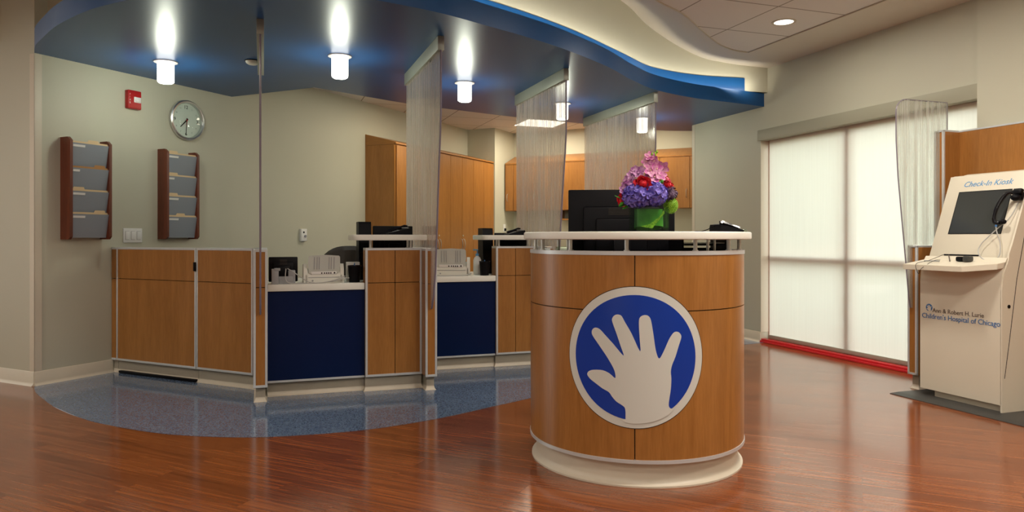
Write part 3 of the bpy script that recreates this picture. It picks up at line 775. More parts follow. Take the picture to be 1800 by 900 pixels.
# ------------------------------------------------------------------ canopy pendant lamps
def pendant(loc, label):
    p = thing('canopy_lamp', label, 'lamp', (*loc, HC), 0, 'cylinder lamps under the canopy')
    mb = MB(); mb.lathe([(.001, -.158), (.045, -.158), (.056, -.150), (.058, -.14), (.058, -.004)], seg=32); mb.build('glass_cylinder', 'lamp', p)
    mb = MB(); mb.lathe([(.059, -.006), (.082, -.006), (.084, -.003), (.084, -.0005)], seg=32); mb.build('flange', 'white', p)
    return p
lamps = [((-2.55, 5.30), 'lit cylinder lamp under the canopy above the clock'), ((-1.227, 5.13), 'lit cylinder lamp under the canopy between the first and second screens'),
         ((-.396, 6.02), 'lit cylinder lamp just right of the second screen'), ((.485, 6.95), 'lit cylinder lamp half hidden behind the third screen'), ((1.41, 7.80), 'lit cylinder lamp hidden behind the widest screen')]
for l, lab in lamps:
    pendant(l, lab)

# ------------------------------------------------------------------ round desk
DC = (.5945, 3.4835); DR = .5036; TH0 = radians(-9.7)
dk = thing('round_reception_desk', 'round wood reception desk with a blue hand emblem and white ledge', 'reception desk', (*DC, 0))
A0, A1 = TH0-radians(112), TH0+radians(112)
def arc_panel(a0, a1, z0, z1, r0, r1, name, mat, seg=None, bev=0, par=dk, lab=None):
    seg = seg or max(8, int((a1-a0)/radians(2)))
    mb = MB(); mb.lathe([(r1, z0), (r1, z1), (r0, z1), (r0, z0)], seg=seg, a0=a0, a1=a1, close=True)
    return mb.build(name, mat, par, label=lab)
g = .0022/DR
zt = 1.043-(442-417)/1265*2.98; ztop = .986; zg = 1.043-(546-417)/1265*3.03
zg = .735
for (a0, a1) in ((A0, TH0-g), (TH0+g, A1)):
    arc_panel(a0, a1, .118, zg-.0022, DR-.02, DR, 'wood_panel', 'maple')
    arc_panel(a0, a1, zg+.0022, .968, DR-.02, DR, 'wood_panel', 'maple')
arc_panel(A0, A1, .12, .965, DR-.03, DR-.008, 'core_panel', 'core')
arc_panel(A0, A1, .968, .985, DR-.035, DR+.003, 'top_edging', 'alu')
arc_panel(A0, A1, .103, .118, DR-.03, DR+.003, 'bottom_edging', 'alu')
mb = MB(); mb.lathe([(DR-.028, .103), (DR-.028, .035), (DR-.025, .022), (DR-.015, .012), (DR-.006, .007), (DR-.006, 0), (DR-.06, 0), (DR-.06, .103)], seg=112, a0=A0, a1=A1, close=True); mb.build('toe_kick', 'trim', dk)
# end trims and inner worktop
for a in (A0, A1):
    mb = MB(); d = Vector((sin(a), -cos(a))); q = Vector((cos(a), sin(a)))*(.006 if a > 0 else -.006)
    P = [d*(DR-.035), d*(DR+.003), d*(DR+.003)+q, d*(DR-.035)+q]
    mb.prism([(p.x, p.y) for p in P], .103, .985); mb.build('end_edging', 'alu', dk)
mb = MB(); r = DR-.034
pts = [(r*sin(A0+(A1-A0)*i/60), -r*cos(A0+(A1-A0)*i/60)) for i in range(61)]
mb.prism(pts, .70, .74); mb.build('worktop', 'solid', dk)
# ledge
lr0, lr1 = DR-.27, DR+.033
mb = MB()
prof = [(lr0, 1.037), (lr1-.006, 1.033), (lr1-.001, 1.036), (lr1, 1.040), (lr1, 1.060), (lr1-.001, 1.064), (lr1-.006, 1.067), (lr0, 1.067)]
mb.lathe(prof, seg=110, a0=A0+.05, a1=A1-.05, close=True); mb.build('transaction_ledge', 'solid', dk, label='thick white ledge raised on metal posts')
for px_a in (-1.55, -1.05, -.61, -.07, .55, 1.0, 1.42):
    a = TH0+px_a; rr = DR-.022
    mb = MB(); mb.cyl((rr*sin(a), -rr*cos(a)), .0085, .985, 1.037, 14); mb.cyl((rr*sin(a), -rr*cos(a)), .013, .985, .989, 14); mb.build('ledge_post', 'satin', dk)
for px_a in (-1.3, -.95, 1.05, 1.35):
    a = TH0+px_a; rr = DR-.13
    mb = MB(); mb.cyl((rr*sin(a), -rr*cos(a)), .0065, .74, 1.037, 12); mb.build('ledge_post', 'satin', dk)
# emblem wrapped on the curved front
ZE = .5435
def wrap(pts, r, name, mat, par, th=.0012, label=None):
    mb = MB(); vs = [mb.bm.verts.new((p[0], p[1], 0)) for p in pts]; mb.bm.faces.new(vs)
    x = -.3
    while x < .31:
        geo = list(mb.bm.verts)+list(mb.bm.edges)+list(mb.bm.faces)
        bmesh.ops.bisect_plane(mb.bm, geom=geo, plane_co=(x, 0, 0), plane_no=(1, 0, 0)); x += .015
    bmesh.ops.triangulate(mb.bm, faces=mb.bm.faces)
    ext = bmesh.ops.extrude_face_region(mb.bm, geom=list(mb.bm.faces))
    for v in [e for e in ext['geom'] if isinstance(e, bmesh.types.BMVert)]: v.co.z = th
    for v in mb.bm.verts:
        a = TH0+v.co.x/DR; rr = r+v.co.z; v.co = Vector((rr*sin(a), -rr*cos(a), ZE+v.co.y))
    return mb.build(name, mat, par, label=label)
circ = lambda r, n=96: [(r*cos(2*pi*i/n), r*sin(2*pi*i/n)) for i in range(n)]
emb = wrap(circ(.2965), DR-.0005, 'emblem', 'core', dk, .0012)
wrap(circ(.2935), DR+.0007, 'emblem_disc', 'emwhite', emb)
wrap(circ(.2600), DR+.0019, 'emblem_field', 'emblue', emb)
HAND = [(-0.0377, -0.2572), (-0.0388, -0.2143), (-0.0523, -0.1993), (-0.075, -0.1861), (-0.0922, -0.168), (-0.1072, -0.1487), (-0.1331, -0.1361), (-0.1633, -0.1171), (-0.1882, -0.1012), (-0.2022, -0.0853), (-0.2009, -0.0748), (-0.1907, -0.0657), (-0.1695, -0.0602), (-0.1331, -0.0595), (-0.1037, -0.071), (-0.0807, -0.0888), (-0.0807, -0.0673), (-0.0899, -0.0428), (-0.1154, -0.0012), (-0.1511, 0.0479), (-0.1781, 0.084), (-0.1819, 0.101), (-0.1757, 0.1129), (-0.1633, 0.1182), (-0.1451, 0.1113), (-0.1213, 0.0875), (-0.0864, 0.0517), (-0.0456, 0.006), (-0.058, 0.0473), (-0.075, 0.0976), (-0.0922, 0.1458), (-0.0922, 0.1617), (-0.083, 0.1734), (-0.0693, 0.1773), (-0.0546, 0.1721), (-0.0433, 0.152), (-0.0131, 0.0997), (0.0214, 0.0261), (0.0203, 0.0723), (0.0169, 0.1286), (0.018, 0.1602), (0.0269, 0.1727), (0.0414, 0.1773), (0.0558, 0.173), (0.0659, 0.155), (0.076, 0.0954), (0.085, 0.0335), (0.0985, -0.0025), (0.1156, 0.0221), (0.1386, 0.0725), (0.1537, 0.097), (0.1655, 0.1069), (0.1798, 0.1066), (0.1907, 0.0962), (0.1931, 0.0825), (0.1822, 0.049), (0.1679, 0.0043), (0.1537, -0.0292), (0.1479, -0.0572), (0.1502, -0.0855), (0.1479, -0.1305), (0.1409, -0.1754), (0.1397, -0.2001), (0.1502, -0.2106)]
tail = [(.165, -.2060), (.150, -.2260), (.11, -.2510), (.06, -.2670), (.0, -.2740), (-.04, -.2700), (-.050, -.2600)]
wrap(spline(HAND+tail+[HAND[0]], 3)[:-1], DR+.0031, 'emblem_hand', 'emwhite', emb, label='open white hand silhouette')

# ------------------------------------------------------------------ vase and flowers on the ledge
VX = (.578, 3.045); ZL = 1.0675
vs_ = thing('glass_vase', 'square clear glass vase lined with a green leaf on the desk ledge', 'vase', (*VX, ZL), radians(4))
mb = MB(); w = .068
def sqring(mb, w0, w1, z0, z1):
    return None
o4 = [(-w, -w), (w, -w), (w, w), (-w, w)]
for (x0, x1, y0, y1) in ((-w, w, -w, -w+.005), (-w, w, w-.005, w), (-w, -w+.005, -w+.005, w-.005), (w-.005, w, -w+.005, w-.005)):
    mb.box(x0, x1, y0, y1, 0, .10)
mb.box(-w+.005, w-.005, -w+.005, w-.005, 0, .010); mb.build('glass_body', 'vaseglass', vs_)
mb = MB()
# broad leaf curled round the inside, seen as a band
for j, (ph, hh) in enumerate(((0, 0), )):
    n = 48; A = []; B = []
    for i in range(n+1):
        t = i/n*2*pi*1.05; r = .056
        sq = min(1.12, 1/max(abs(cos(t)), abs(sin(t)), .85))
        x, y = r*sq*cos(t-pi), r*sq*sin(t-pi)
        A.append(mb.bm.verts.new((x, y, .014+.010*sin(t*1.0)+.02*(i/n > .75)*(i/n-.75))))
        B.append(mb.bm.verts.new((x*.98, y*.98, .094)))
    for i in range(n): mb._f([A[i], A[i+1], B[i+1], B[i]], 0, True)
mb.build('lining_leaf', 'leaf', vs_, recalc=False)
mb = MB(); mb.prism([(-.05, .02), (.0, .012), (.052, .075), (.05, .09), (.03, .06), (-.01, .03)], -.0585, -.0575, fn=lambda p, h: (p[0], h, p[1])); mb.build('folded_leaf', 'pom', vs_)

rnd = random.Random(11)
def flower_obj(mb, name, mat, label, cat, loc, group=None, recalc=False):
    o = mb.build(name, mat, None, loc, 0, recalc=recalc, sharp=False); o['label'] = label; o['category'] = cat
    if group: o['group'] = group
    return o
def petal_quad(mb, c, d, up, L, W, cup=.25, mat=0, seg=3):
    """a cupped petal from c along d, lying against 'up' normal"""
    d = d.normalized(); s = d.cross(up).normalized(); rows = []
    for i in range(seg+1):
        t = i/seg; wv = W*sin(pi*min(1, .15+t*.75))*.5
        p = c+d*L*t+up*cup*L*t*t
        rows.append([mb.bm.verts.new(p-s*wv+up*wv*.35), mb.bm.verts.new(p), mb.bm.verts.new(p+s*wv+up*wv*.35)])
    for A, B in zip(rows, rows[1:]):
        for k in range(2): mb._f([A[k], A[k+1], B[k+1], B[k]], mat, True)
def perp(nrm, ang):
    t = Vector((0, 0, 1)) if abs(nrm.z) < .9 else Vector((1, 0, 0))
    x = nrm.cross(t).normalized(); y = nrm.cross(x); return x*cos(ang)+y*sin(ang)
def hydrangea(loc, R, sc, label, n=62):
    mb = MB(); mb.ball((0, 0, 0), R*.8, 0, 2, sc)
    for i in range(n):
        z = 1-2*(i+.5)/n; ph = i*2.39996; q = sqrt(1-z*z)
        nr = Vector((q*cos(ph), q*sin(ph), z)); c = Vector((nr.x*sc[0], nr.y*sc[1], nr.z*sc[2]))*R*rnd.uniform(.86, 1.0)
        a0 = rnd.uniform(0, pi)
        for k in range(4): petal_quad(mb, c, perp(nr, a0+k*pi/2), nr, R*.34, R*.33, .34)
    return flower_obj(mb, 'hydrangea_bloom', 'hyd', label, 'flower', loc)
def rose(loc, R, nrm, label, mat='rose', name='rose_bloom'):
    mb = MB(); nrm = Vector(nrm).normalized(); mb.ball((0, 0, 0), R*.55, 0, 2)
    for ring, (rr, cnt, tilt) in enumerate(((.18, 3, 1.5), (.34, 4, 1.2), (.52, 5, .9), (.70, 6, .55), (.82, 6, .25))):
        for k in range(cnt):
            a = k*2*pi/cnt+ring*.7; d = perp(nrm, a)
            s = d.cross(nrm).normalized(); rows = []
            for i in range(5):
                t = i/4; hgt = (-.35+t*(.95-.18*ring))*R; out = R*(rr+.16*t*t*(ring+1)*.5)
                wv = R*(.30+.12*ring)*sin(pi*(.25+.55*t))
                rows.append([mb.bm.verts.new(d*out*cos(x*.9)+s*wv*sin(x*1.1)*1.2+nrm*hgt) for x in (-1, -.5, 0, .5, 1)])
            for A, B in zip(rows, rows[1:]):
                for j in range(4): mb._f([A[j], A[j+1], B[j+1], B[j]], 0, True)
    return flower_obj(mb, name, mat, label, 'flower', loc)
def spray(loc, blooms, mat, label, name, tip=False, stem=None, ctr='manila'):
    t = thing(name, label, 'flower', loc)
    mb = MB()
    for (c, nr, r, npet) in blooms:
        nr = Vector(nr).normalized(); a0 = rnd.uniform(0, 2)
        for k in range(npet): petal_quad(mb, Vector(c), perp(nr, a0+k*2*pi/npet), nr, r, r*.85, .28, seg=4)
    mb.build('petals', mat, t, recalc=False, sharp=False)
    mb = MB()
    for (c, nr, r, npet) in blooms: mb.ball(Vector(c)+Vector(nr).normalized()*r*.12, r*.14, 0, 1)
    mb.build('flower_centre', ctr, t)
    if stem:
        mb = MB(); mb.tube(spline(stem, 4), .0022, 6)
        if tip:
            for p in tip: mb.ball(p, .006, 0, 1, (1, 1, 1.4))
        mb.build('stem', 'pom' if tip else 'leaf', t)
    return t
VXx, VXy = VX
def fl(px, py, dy=0):            # point in the bouquet: picture column/row at the bouquet's depth
    Y = VXy+dy; return ((px-900)/1265*Y, Y, 1.043-(py-417)/1265*Y)
hydrangea(fl(1122, 344, -.045), .060, (1.05, .9, .72), 'violet-blue hydrangea head at the left front of the vase')
hydrangea(fl(1149, 341, -.05), .054, (1, .9, .85), 'violet-blue hydrangea head at the centre right of the vase')
rose(fl(1130, 323, -.075), .034, (-.1, -1, .35), 'open red rose facing front in the middle of the bouquet')
rose(fl(1176, 328, -.01), .032, (.8, -.6, .4), 'red rose at the right edge of the bouquet')
rose(fl(1093, 352, -.01), .026, (-.8, -.7, -.2), 'small red rose low on the left of the bouquet')
rose(fl(1170, 316, .0), .026, (.4, -.8, .6), 'coral pink bloom above the right red rose', 'coral', 'coral_bloom')
bl = []
for (px, py, dy) in ((1142, 275, 0), (1150, 283, -.01), (1136, 284, 0), (1154, 297, -.01), (1165, 295, .0), (1143, 300, -.02), (1150, 312, -.02), (1160, 309, -.01), (1140, 312, -.015)):
    p = fl(px, py, dy); q = fl(1148, 340, 0); bl.append(((p[0]-q[0], p[1]-q[1], p[2]-q[2]), (rnd.uniform(-.5, .5), -1, rnd.uniform(-.1, .6)), .030 if py > 290 else .023, 5))
spray(fl(1148, 340, 0), bl, 'orchid', 'tall pink orchid spray rising at the top of the bouquet', 'orchid_spray', [(.016, 0, .176), (.008, 0, .168), (-.004, 0, .166)], [(0, 0, 0), (.003, 0, .08), (.006, 0, .13), (.014, 0, .178)])
bl = []
for (px, py, dy) in ((1117, 300, 0), (1110, 308, 0), (1122, 307, -.01), (1104, 316, 0), (1100, 326, 0), (1110, 320, -.01), (1096, 334, 0), (1126, 300, .01)):
    p = fl(px, py, dy); q = fl(1115, 342, 0); bl.append(((p[0]-q[0], p[1]-q[1], p[2]-q[2]), (rnd.uniform(-.9, .2), -1, rnd.uniform(-.2, .7)), .022, 6))
spray(fl(1115, 342, 0), bl, 'alst', 'mauve lily-like blossoms at the upper left of the bouquet', 'lily_spray', None, [(0, 0, 0), (-.01, 0, .05), (0, 0, .09)], 'scab')
mb = MB(); R = .031
for i in range(260):
    z = 1-2*(i+.5)/260; ph = i*2.39996; q = sqrt(1-z*z); d = Vector((q*cos(ph), q*sin(ph), z*1.15)); mb.tube([d*R*.6, d*R*1.02], .0018, 4, radii=[.003, .0008])
mb.ball((0, 0, 0), R*.85, 0, 2, (1, 1, 1.15)); flower_obj(mb, 'green_pompon_bloom', 'pom', 'fuzzy lime green pompon bloom hanging at the right of the vase', 'flower', fl(1179, 361, -.02))
mb = MB(); mb.ball((0, 0, 0), .026, 0, 2)
for i in range(120):
    z = 1-2*(i+.5)/120; ph = i*2.39996; q = sqrt(1-z*z); nr = Vector((q*cos(ph), q*sin(ph), z)); petal_quad(mb, nr*.026, perp(nr, i), nr, .010, .009, .8, seg=2)
flower_obj(mb, 'dusky_bloom', 'scab', 'dark dusky purple bloom at the right above the green pompon', 'flower', fl(1177, 341, -.03))
mb = MB()
for (px, py, dx, dz) in ((1100, 360, -.03, -.012), (1106, 362, -.035, -.02), (1097, 354, -.02, -.02), (1093, 350, -.03, .01)):
    p = fl(px, py, -.02); petal_quad(mb, Vector((p[0]-VXx, p[1]-VXy, p[2]-ZL)), Vector((dx, -.01, dz)), Vector((0, -.5, .8)).normalized(), .035, .014, .1, seg=4)
for (px, py) in ((1160, 322), (1164, 319)):
    p = fl(px, py, -.04); mb.ball((p[0]-VXx, p[1]-VXy, p[2]-ZL), .008, 0, 1, (.8, .8, 1.3))
flower_obj(mb, 'foliage_sprig', 'leaf', 'green leaves and bud tucked between the flowers at the left', 'foliage', (*VX, ZL))
# stems down in the vase
mb = MB()
for i in range(9):
    a = i*.7; mb.tube([(.03*cos(a), .03*sin(a), .085), (.02*cos(a+2), .02*sin(a+2), .015)], .0025, 6)
mb.build('flower_stem_bundle', 'leaf', vs_)

# ------------------------------------------------------------------ things on the desk
def monitor(name, label, loc, rz, W, H, z0, stand=True, vesa=True, t=.05):
    m = thing(name, label, 'monitor', loc, rz)
    # local: back faces -y (towards the lobby)
    mb = MB(); mb.box(-W/2, W/2, 0, .022, z0, z0+H, bev=.006); mb.build('bezel', 'black', m)
    mb = MB(); mb.box(-W*.36, W*.36, -.022, .0, z0+H*.12, z0+H*.80, bev=.012)
    mb.box(-W*.24, W*.24, -.036, -.02, z0+H*.14, z0+H*.66, bev=.010); mb.build('rear_housing', 'black', m)
    mb = MB()
    for k in range(10): mb.box(-W*.12, W*.13, -.0235, -.0215, z0+H*.70+k*.0035, z0+H*.70+k*.0035+.0014)
    mb.build('vent', 'chair', m)
    mb = MB(); mb.box(-W/2+.012, W/2-.012, .0221, .0235, z0+.014, z0+H-.014); mb.build('display', 'screen', m)
    if stand:
        mb = MB(); mb.box(-.04, .04, -.075, -.034, .02, z0+H*.45, bev=.006); mb.build('stand_neck', 'black', m)
        mb = MB(); mb.lathe([(.001, .0), (.13, 0), (.13, .008), (.12, .014), (.001, .016)], c=(0, -.03), seg=32); mb.build('stand_base', 'black', m)
    return m
monitor('computer_monitor', 'large black monitor seen from behind on the round desk beneath the flowers', (.540, 3.56, .742), radians(-6), .522, .42, .117)
# phone on the ledge at right
def phone(name, label, loc, rz, sc=1):
    p = thing(name, label, 'telephone', loc, rz)
    mb = MB(); mb.prism([(-.09, 0), (.085, 0), (.085, .012), (-.055, .045), (-.085, .050), (-.09, .03)], -.08, .08, fn=lambda q, h: (q[0]*sc, h*sc, q[1]*sc)); mb.build('base', 'black', p)
    mb = MB(); pts = [(-.075, -.05, .058), (-.06, -.05, .064), (.0, -.05, .046), (.05, -.05, .030), (.062, -.05, .022)]
    mb.tube([Vector(q)*sc for q in pts], .012*sc, 8, radii=[.018*sc, .014*sc, .011*sc, .014*sc, .018*sc]); mb.build('handset', 'black_g', p)
    mb = MB(); mb.box(-.07*sc, -.03*sc, -.02*sc, .06*sc, .049*sc, .056*sc, bev=.002); mb.build('display', 'grey', p)
    mb = MB()
    for i in range(4):
        for j in range(3):
            x = .0+.016*i; z = .0355-.33*x+.0; mb.box((x)*sc, (x+.010)*sc, (-.01+.02*j)*sc, (.003+.02*j)*sc, (z-.006)*sc, (z+.001)*sc)
    mb.build('keypad', 'grey', p)
    return p
ph_ = phone('desk_telephone', 'black desk telephone at the right end of the round ledge', (.985, 3.30, ZL), radians(12), .66)
mb = MB(); mb.tube(spline([(-.05, 0, .03), (-.075, .02, .015), (-.095, .05, .004), (-.11, .08, .003), (-.10, .12, .003)], 5), .0022, 6)
mb.build('cord', 'black', ph_)
mb = MB(); mb.tube([(0, 0, .0), (.0, 0, .012)], .02, 16, radii=[.022, .015]); o = mb.build('small_dish', 'vaseglass', None, (1.055, 3.29, ZL)); o['label'] = 'small clear plastic stand right of the telephone'; o['category'] = 'stand'
# letter tray under the ledge
tr = thing('letter_tray', 'black stacked letter tray under the ledge at the right of the round desk', 'letter tray', (.885, 3.42, .742), radians(8))
mb = MB()
for z in (.0, .10, .20, .262):
    mb.box(-.10, .10, -.08, .10, z, z+.008)
for x in (-.11, .103):
    mb.box(x, x+.007, -.08, .10, 0, .29)
mb.box(-.11, .11, .095, .10, 0, .25); mb.build('frame', 'black', tr)
mb = MB(); mb.box(-.10, .10, -.07, .09, .272, .276); mb.box(-.10, .10, -.07, .09, .209, .214); mb.box(-.10, .10, -.07, .09, .109, .116); mb.build('paper_sheets', 'white', tr)
# frosted holder at left under the ledge
mb = MB(); mb.box(-.035, .035, -.02, .03, 0, .006); mb.box(-.035, -.031, -.02, .03, 0, .13); mb.box(.031, .035, -.02, .03, 0, .13); mb.box(-.035, .035, .026, .03, 0, .13)
mb.box(-.035, .035, -.0, .003, .0, .10)
hold = mb.build('card_holder', 'vaseglass', None, (.24, 3.33, .87), radians(6)); hold['label'] = 'clear acrylic card holder under the ledge at the left of the round desk'; hold['category'] = 'card holder'
mb = MB(); mb.box(-.07, .07, -.05, .05, 0, .128, bev=.004)
o = mb.build('card_box', 'white', None, (.24, 3.34, .742), radians(6)); o['label'] = 'low white box under the card holder on the round desk'; o['category'] = 'box'

# ------------------------------------------------------------------ things on the service counters
def onbay(u, v, z=.735): return (*uv(u, v), z)
# station 1 : small monitor back, scanner, pen cup
m = monitor('computer_monitor', 'small black monitor seen from behind at the left of the first bay', onbay(.125, 5.02), AB, .185, .165, .012, stand=False)
mb = MB(); mb.box(-.075, -.03, -.075, -.01, 0, .10, bev=.004); mb.box(-.03, .06, -.06, -.02, .0, .05, bev=.004); mb.box(.03, .075, -.055, -.022, 0, .09, bev=.004); mb.box(-.06, -.02, -.078, -.03, .088, .105, bev=.003)
mb.build('stand', 'grey', m, label='grey stand and cable box')
def scanner(label, loc, rz, s=1.0):
    t = thing('document_scanner', label, 'scanner', loc, rz, 'document scanners on the bays')
    W = .26*s
    mb = MB(); mb.prism([(0, 0), (.16, 0), (.16, .05), (.12, .095), (.03, .105), (.0, .06)], -W/2, W/2, fn=lambda p, h: (h, p[0]*s, p[1]*s))
    mb.build('body', 'offwhite', t)
    for sx in (-1, 1):
        mb = MB(); mb.prism([(0.0, .0), (.13, 0), (.13, .09), (.09, .135), (.03, .140), (.0, .10)], sx*W/2-.012, sx*W/2+.012, fn=lambda p, h: (h, p[0]*s, p[1]*s)); mb.build('side_cheek', 'offwhite', t)
    mb = MB(); o_ = [(-W*.40, .07), (W*.40, .07), (W*.44, .13), (W*.43, .19), (W*.40, .20), (0, .207), (-W*.40, .20), (-W*.43, .19), (-W*.44, .13)]
    mb.prism(o_, 0, .012, fn=lambda p, h: (p[0], (-(p[1]-.075)*.25+h)*s, p[1]*s)); mb.build('paper_chute', 'chute', t)
    mb = MB()
    for x in (-.07, -.05, -.035, .035, .05, .07):
        mb.prism([(-.0085, .10), (-.0055, .10), (-.0275, .19), (-.0305, .19)], x*s-.002, x*s+.002, fn=lambda p, h: (h, p[0]*s, p[1]*s))
    mb.build('guide_rib', 'grey', t)
    mb = MB(); mb.box(-.09*s, .09*s, -.004, .0, .062*s, .084*s, bev=.002)
    mb.build('rear_label', 'white', t)
    mb = MB()
    for x in (-.02, .0, .015, .03, .045): mb.box(x*s, (x+.008)*s, -.0055, -.004, .068*s, .078*s)
    mb.cyl((.075*s, .074*s), .006*s, -.007, -.003, 10, 'y'); mb.build('port', 'black', t)
    mb = MB(); mb.box(-.11*s, .11*s, -.002, .001, .04*s, .044*s); mb.cyl((-.08*s, .018*s), .006, -.004, .001, 10, 'y'); mb.build('seam', 'grey', t)
    return t
scanner('beige document scanner seen from behind on the first bay', onbay(.385, 4.985), AB+.02, .92)
scanner('beige document scanner turned slightly on the second bay', onbay(1.415, 5.585), AB-.30, 1.06)
def cup(label, loc, r=.042, hgt=.10, holes=True):
    t = thing('pen_cup', label, 'pen cup', loc)
    mb = MB(); mb.lathe([(r*.8, 0), (r, hgt), (r-.002, hgt), (r*.8-.002, .003), (.001, .003)], seg=28); mb.build('cup_body', 'black', t)
    mb = MB(); mb.lathe([(r+.001, hgt-.006), (r+.003, hgt-.003), (r+.001, hgt)], seg=28); mb.build('rim', 'black_g', t)
    return t
cl = onbay(.592, 5.03); cup('black mesh pen cup right of the scanner on the first bay', cl, .045, .115)
def pen(loc, d, L, mat, label):
    mb = MB(); d = Vector(d).normalized(); mb.tube([(0, 0, 0), d*L*.9, d*L], .004, 8, radii=[.004, .004, .002]); o = mb.build('pen', mat, None, loc); o['label'] = label; o['category'] = 'pen'
pen((cl[0]-.012, cl[1], cl[2]+.006), (.10, 0, 1), .128, 'textblue', 'blue pen standing in the cup on the first bay')
pen((cl[0]+.012, cl[1]+.005, cl[2]+.006), (-.12, 0, 1), .125, 'white', 'white pen leaning left in the cup on the first bay')
mb = MB(); mb.box(-.045, .045, -.03, .03, 0, .135, bev=.003); o = mb.build('note_box', 'white', None, onbay(.592, 5.13), AB); o['label'] = 'white paper box behind the pen cup on the first bay'; o['category'] = 'box'
cl2 = onbay(1.690, 5.572); cup('dark cup at the right end of the second bay', cl2, .043, .115)
pen((cl2[0]-.01, cl2[1], cl2[2]+.006), (.1, 0, 1), .12, 'textblue', 'blue pen standing in the cup on the second bay')
hs = thing('sanitizer_bottle', 'white pump bottle between the scanner and cup on the second bay', 'bottle', onbay(1.672, 5.72))
mb = MB(); mb.lathe([(.001, 0), (.03, 0), (.033, .01), (.033, .12), (.025, .14), (.012, .15), (.012, .16)], seg=24); mb.build('bottle_body', 'white', hs)
mb = MB(); mb.lathe([(.014, .155), (.014, .172), (.005, .174), (.005, .205), (.001, .205)], seg=16); mb.box(-.035, .008, -.007, .007, .198, .209, bev=.002); mb.build('pump', 'textsky', hs, label='pale blue pump')
# cables
def cable(pts, r, label, loc, mat='cable'):
    mb = MB(); mb.tube(spline(pts, 6), r, 6); o = mb.build('cable', mat, None, loc, AB); o['label'] = label; o['category'] = 'cable'
c0 = onbay(.15, 4.94, .737)
cable([(.0, .02, .10), (.04, .0, .075), (.08, -.005, .045), (.13, -.005, .012), (.17, -.003, .004)], .0032, 'grey cable drooping from the small monitor to the scanner on the first bay', c0)
cable([(-.01, .01, .10), (-.012, -.003, .03), (.02, -.008, .004), (.12, -.008, .003), (.22, -.008, .004), (.30, -.006, .02), (.37, .01, .045)], .0035, 'grey cable lying along the front edge of the first bay', c0)
cable([(.22, -.002, .004), (.30, .0, .012), (.36, .015, .03), (.40, .03, .03)], .003, 'second grey cable running up to the pen cup on the first bay', c0)
cable([(-.14, .01, .03), (-.10, -.005, .006), (.0, -.010, .004), (.12, -.008, .006), (.18, .02, .02)], .0035, 'grey cable looped in front of the scanner on the second bay', onbay(1.40, 5.535, .737))
# black screens and phones behind the raised ledges
def ledge_station(u, v, labs, th_=.42, mh=.23):
    m = monitor('computer_monitor', labs[0], onbay(u, v), AB, .29, mh, .16)
    t = thing('computer_tower', labs[1], 'computer', onbay(u-.198, v+.01), AB)
    mb = MB(); mb.prism([(-.0, 0), (.16, 0), (.16, th_), (.03, th_), (.02, th_-.02)], -.045, .045, fn=lambda p, h: (h, p[0], p[1])); mb.build('case', 'black', t)
    mb = MB(); mb.box(-.04, .04, -.001, .012, .04, .2); mb.build('rear_grille', 'grey' if False else 'black_g', t)
ledge_station(.893, 5.24, ('black monitor behind the ledge between the navy bays', 'black computer tower at the left end of the first ledge'))
ledge_station(1.995, 5.80, ('black monitor behind the ledge right of the bright navy bay', 'black computer tower at the left end of the second ledge'), .385, .185)
phone('desk_telephone', 'black telephone on the white ledge between the navy bays', (*uv(.885, 4.985), 1.0605), AB+pi, .9)
phone('desk_telephone', 'black telephone on the white ledge left of the round desk', (*uv(1.95, 5.58), 1.0605), AB+pi, .8)
# office chairs
def chair(label, loc, rz):
    c = thing('office_chair', label, 'chair', loc, rz, 'office chairs behind the bays')
    c.scale = (1, 1, 1.06)
    mb = MB(); n = 14; A = []
    for i in range(n+1):
        x = -.22+.44*i/n; top = .92-.10*(abs(x)/.22)**3; yb = .10-.09*(1-(x/.22)**2)
        A.append([mb.bm.verts.new(p) for p in ((x, yb-.03, .55), (x, yb-.035, top-.03), (x, yb-.01, top), (x, yb+.02, top-.03), (x, yb+.025, .55))])
    for P, Q in zip(A, A[1:]):
        for k in range(4): mb._f([P[k], P[k+1], Q[k+1], Q[k]], 0, True)
        mb._f([P[4], P[0], Q[0], Q[4]], 0, True)
    mb._f(A[0]); mb._f(A[-1][::-1]); mb.build('backrest', 'chair', c)
    mb = MB(); mb.box(-.24, .24, .08, .54, .43, .50, bev=.03, seg=3); mb.build('seat', 'chair', c)
    mb = MB(); mb.cyl((0, .3), .025, .09, .43, 14); mb.box(-.03, .03, .02, .12, .40, .60, bev=.005); mb.build('gas_column', 'black', c)
    for k in range(5):
        a = 2*pi*k/5+.3; mb = MB(); mb.tube([(0, .3, .10), (.27*cos(a), .3+.27*sin(a), .065)], .02, 8, radii=[.024, .014]); lg = mb.build('base_arm', 'black', c)
        mb = MB(); mb.cyl((.3+.27*sin(a), .028), .028, .27*cos(a)-.015, .27*cos(a)+.015, 14, 'x'); mb.build('caster', 'black', lg)
chair('dark office chair with rounded back behind the first bay', (*uv(.64, 5.75), 0), AB)
chair('dark office chair with rounded back behind the second bay', (*uv(1.36, 6.30), 0), AB+.2)

# ------------------------------------------------------------------ alcove beside the kiosk
lowp = uv(4.212, 3.81)
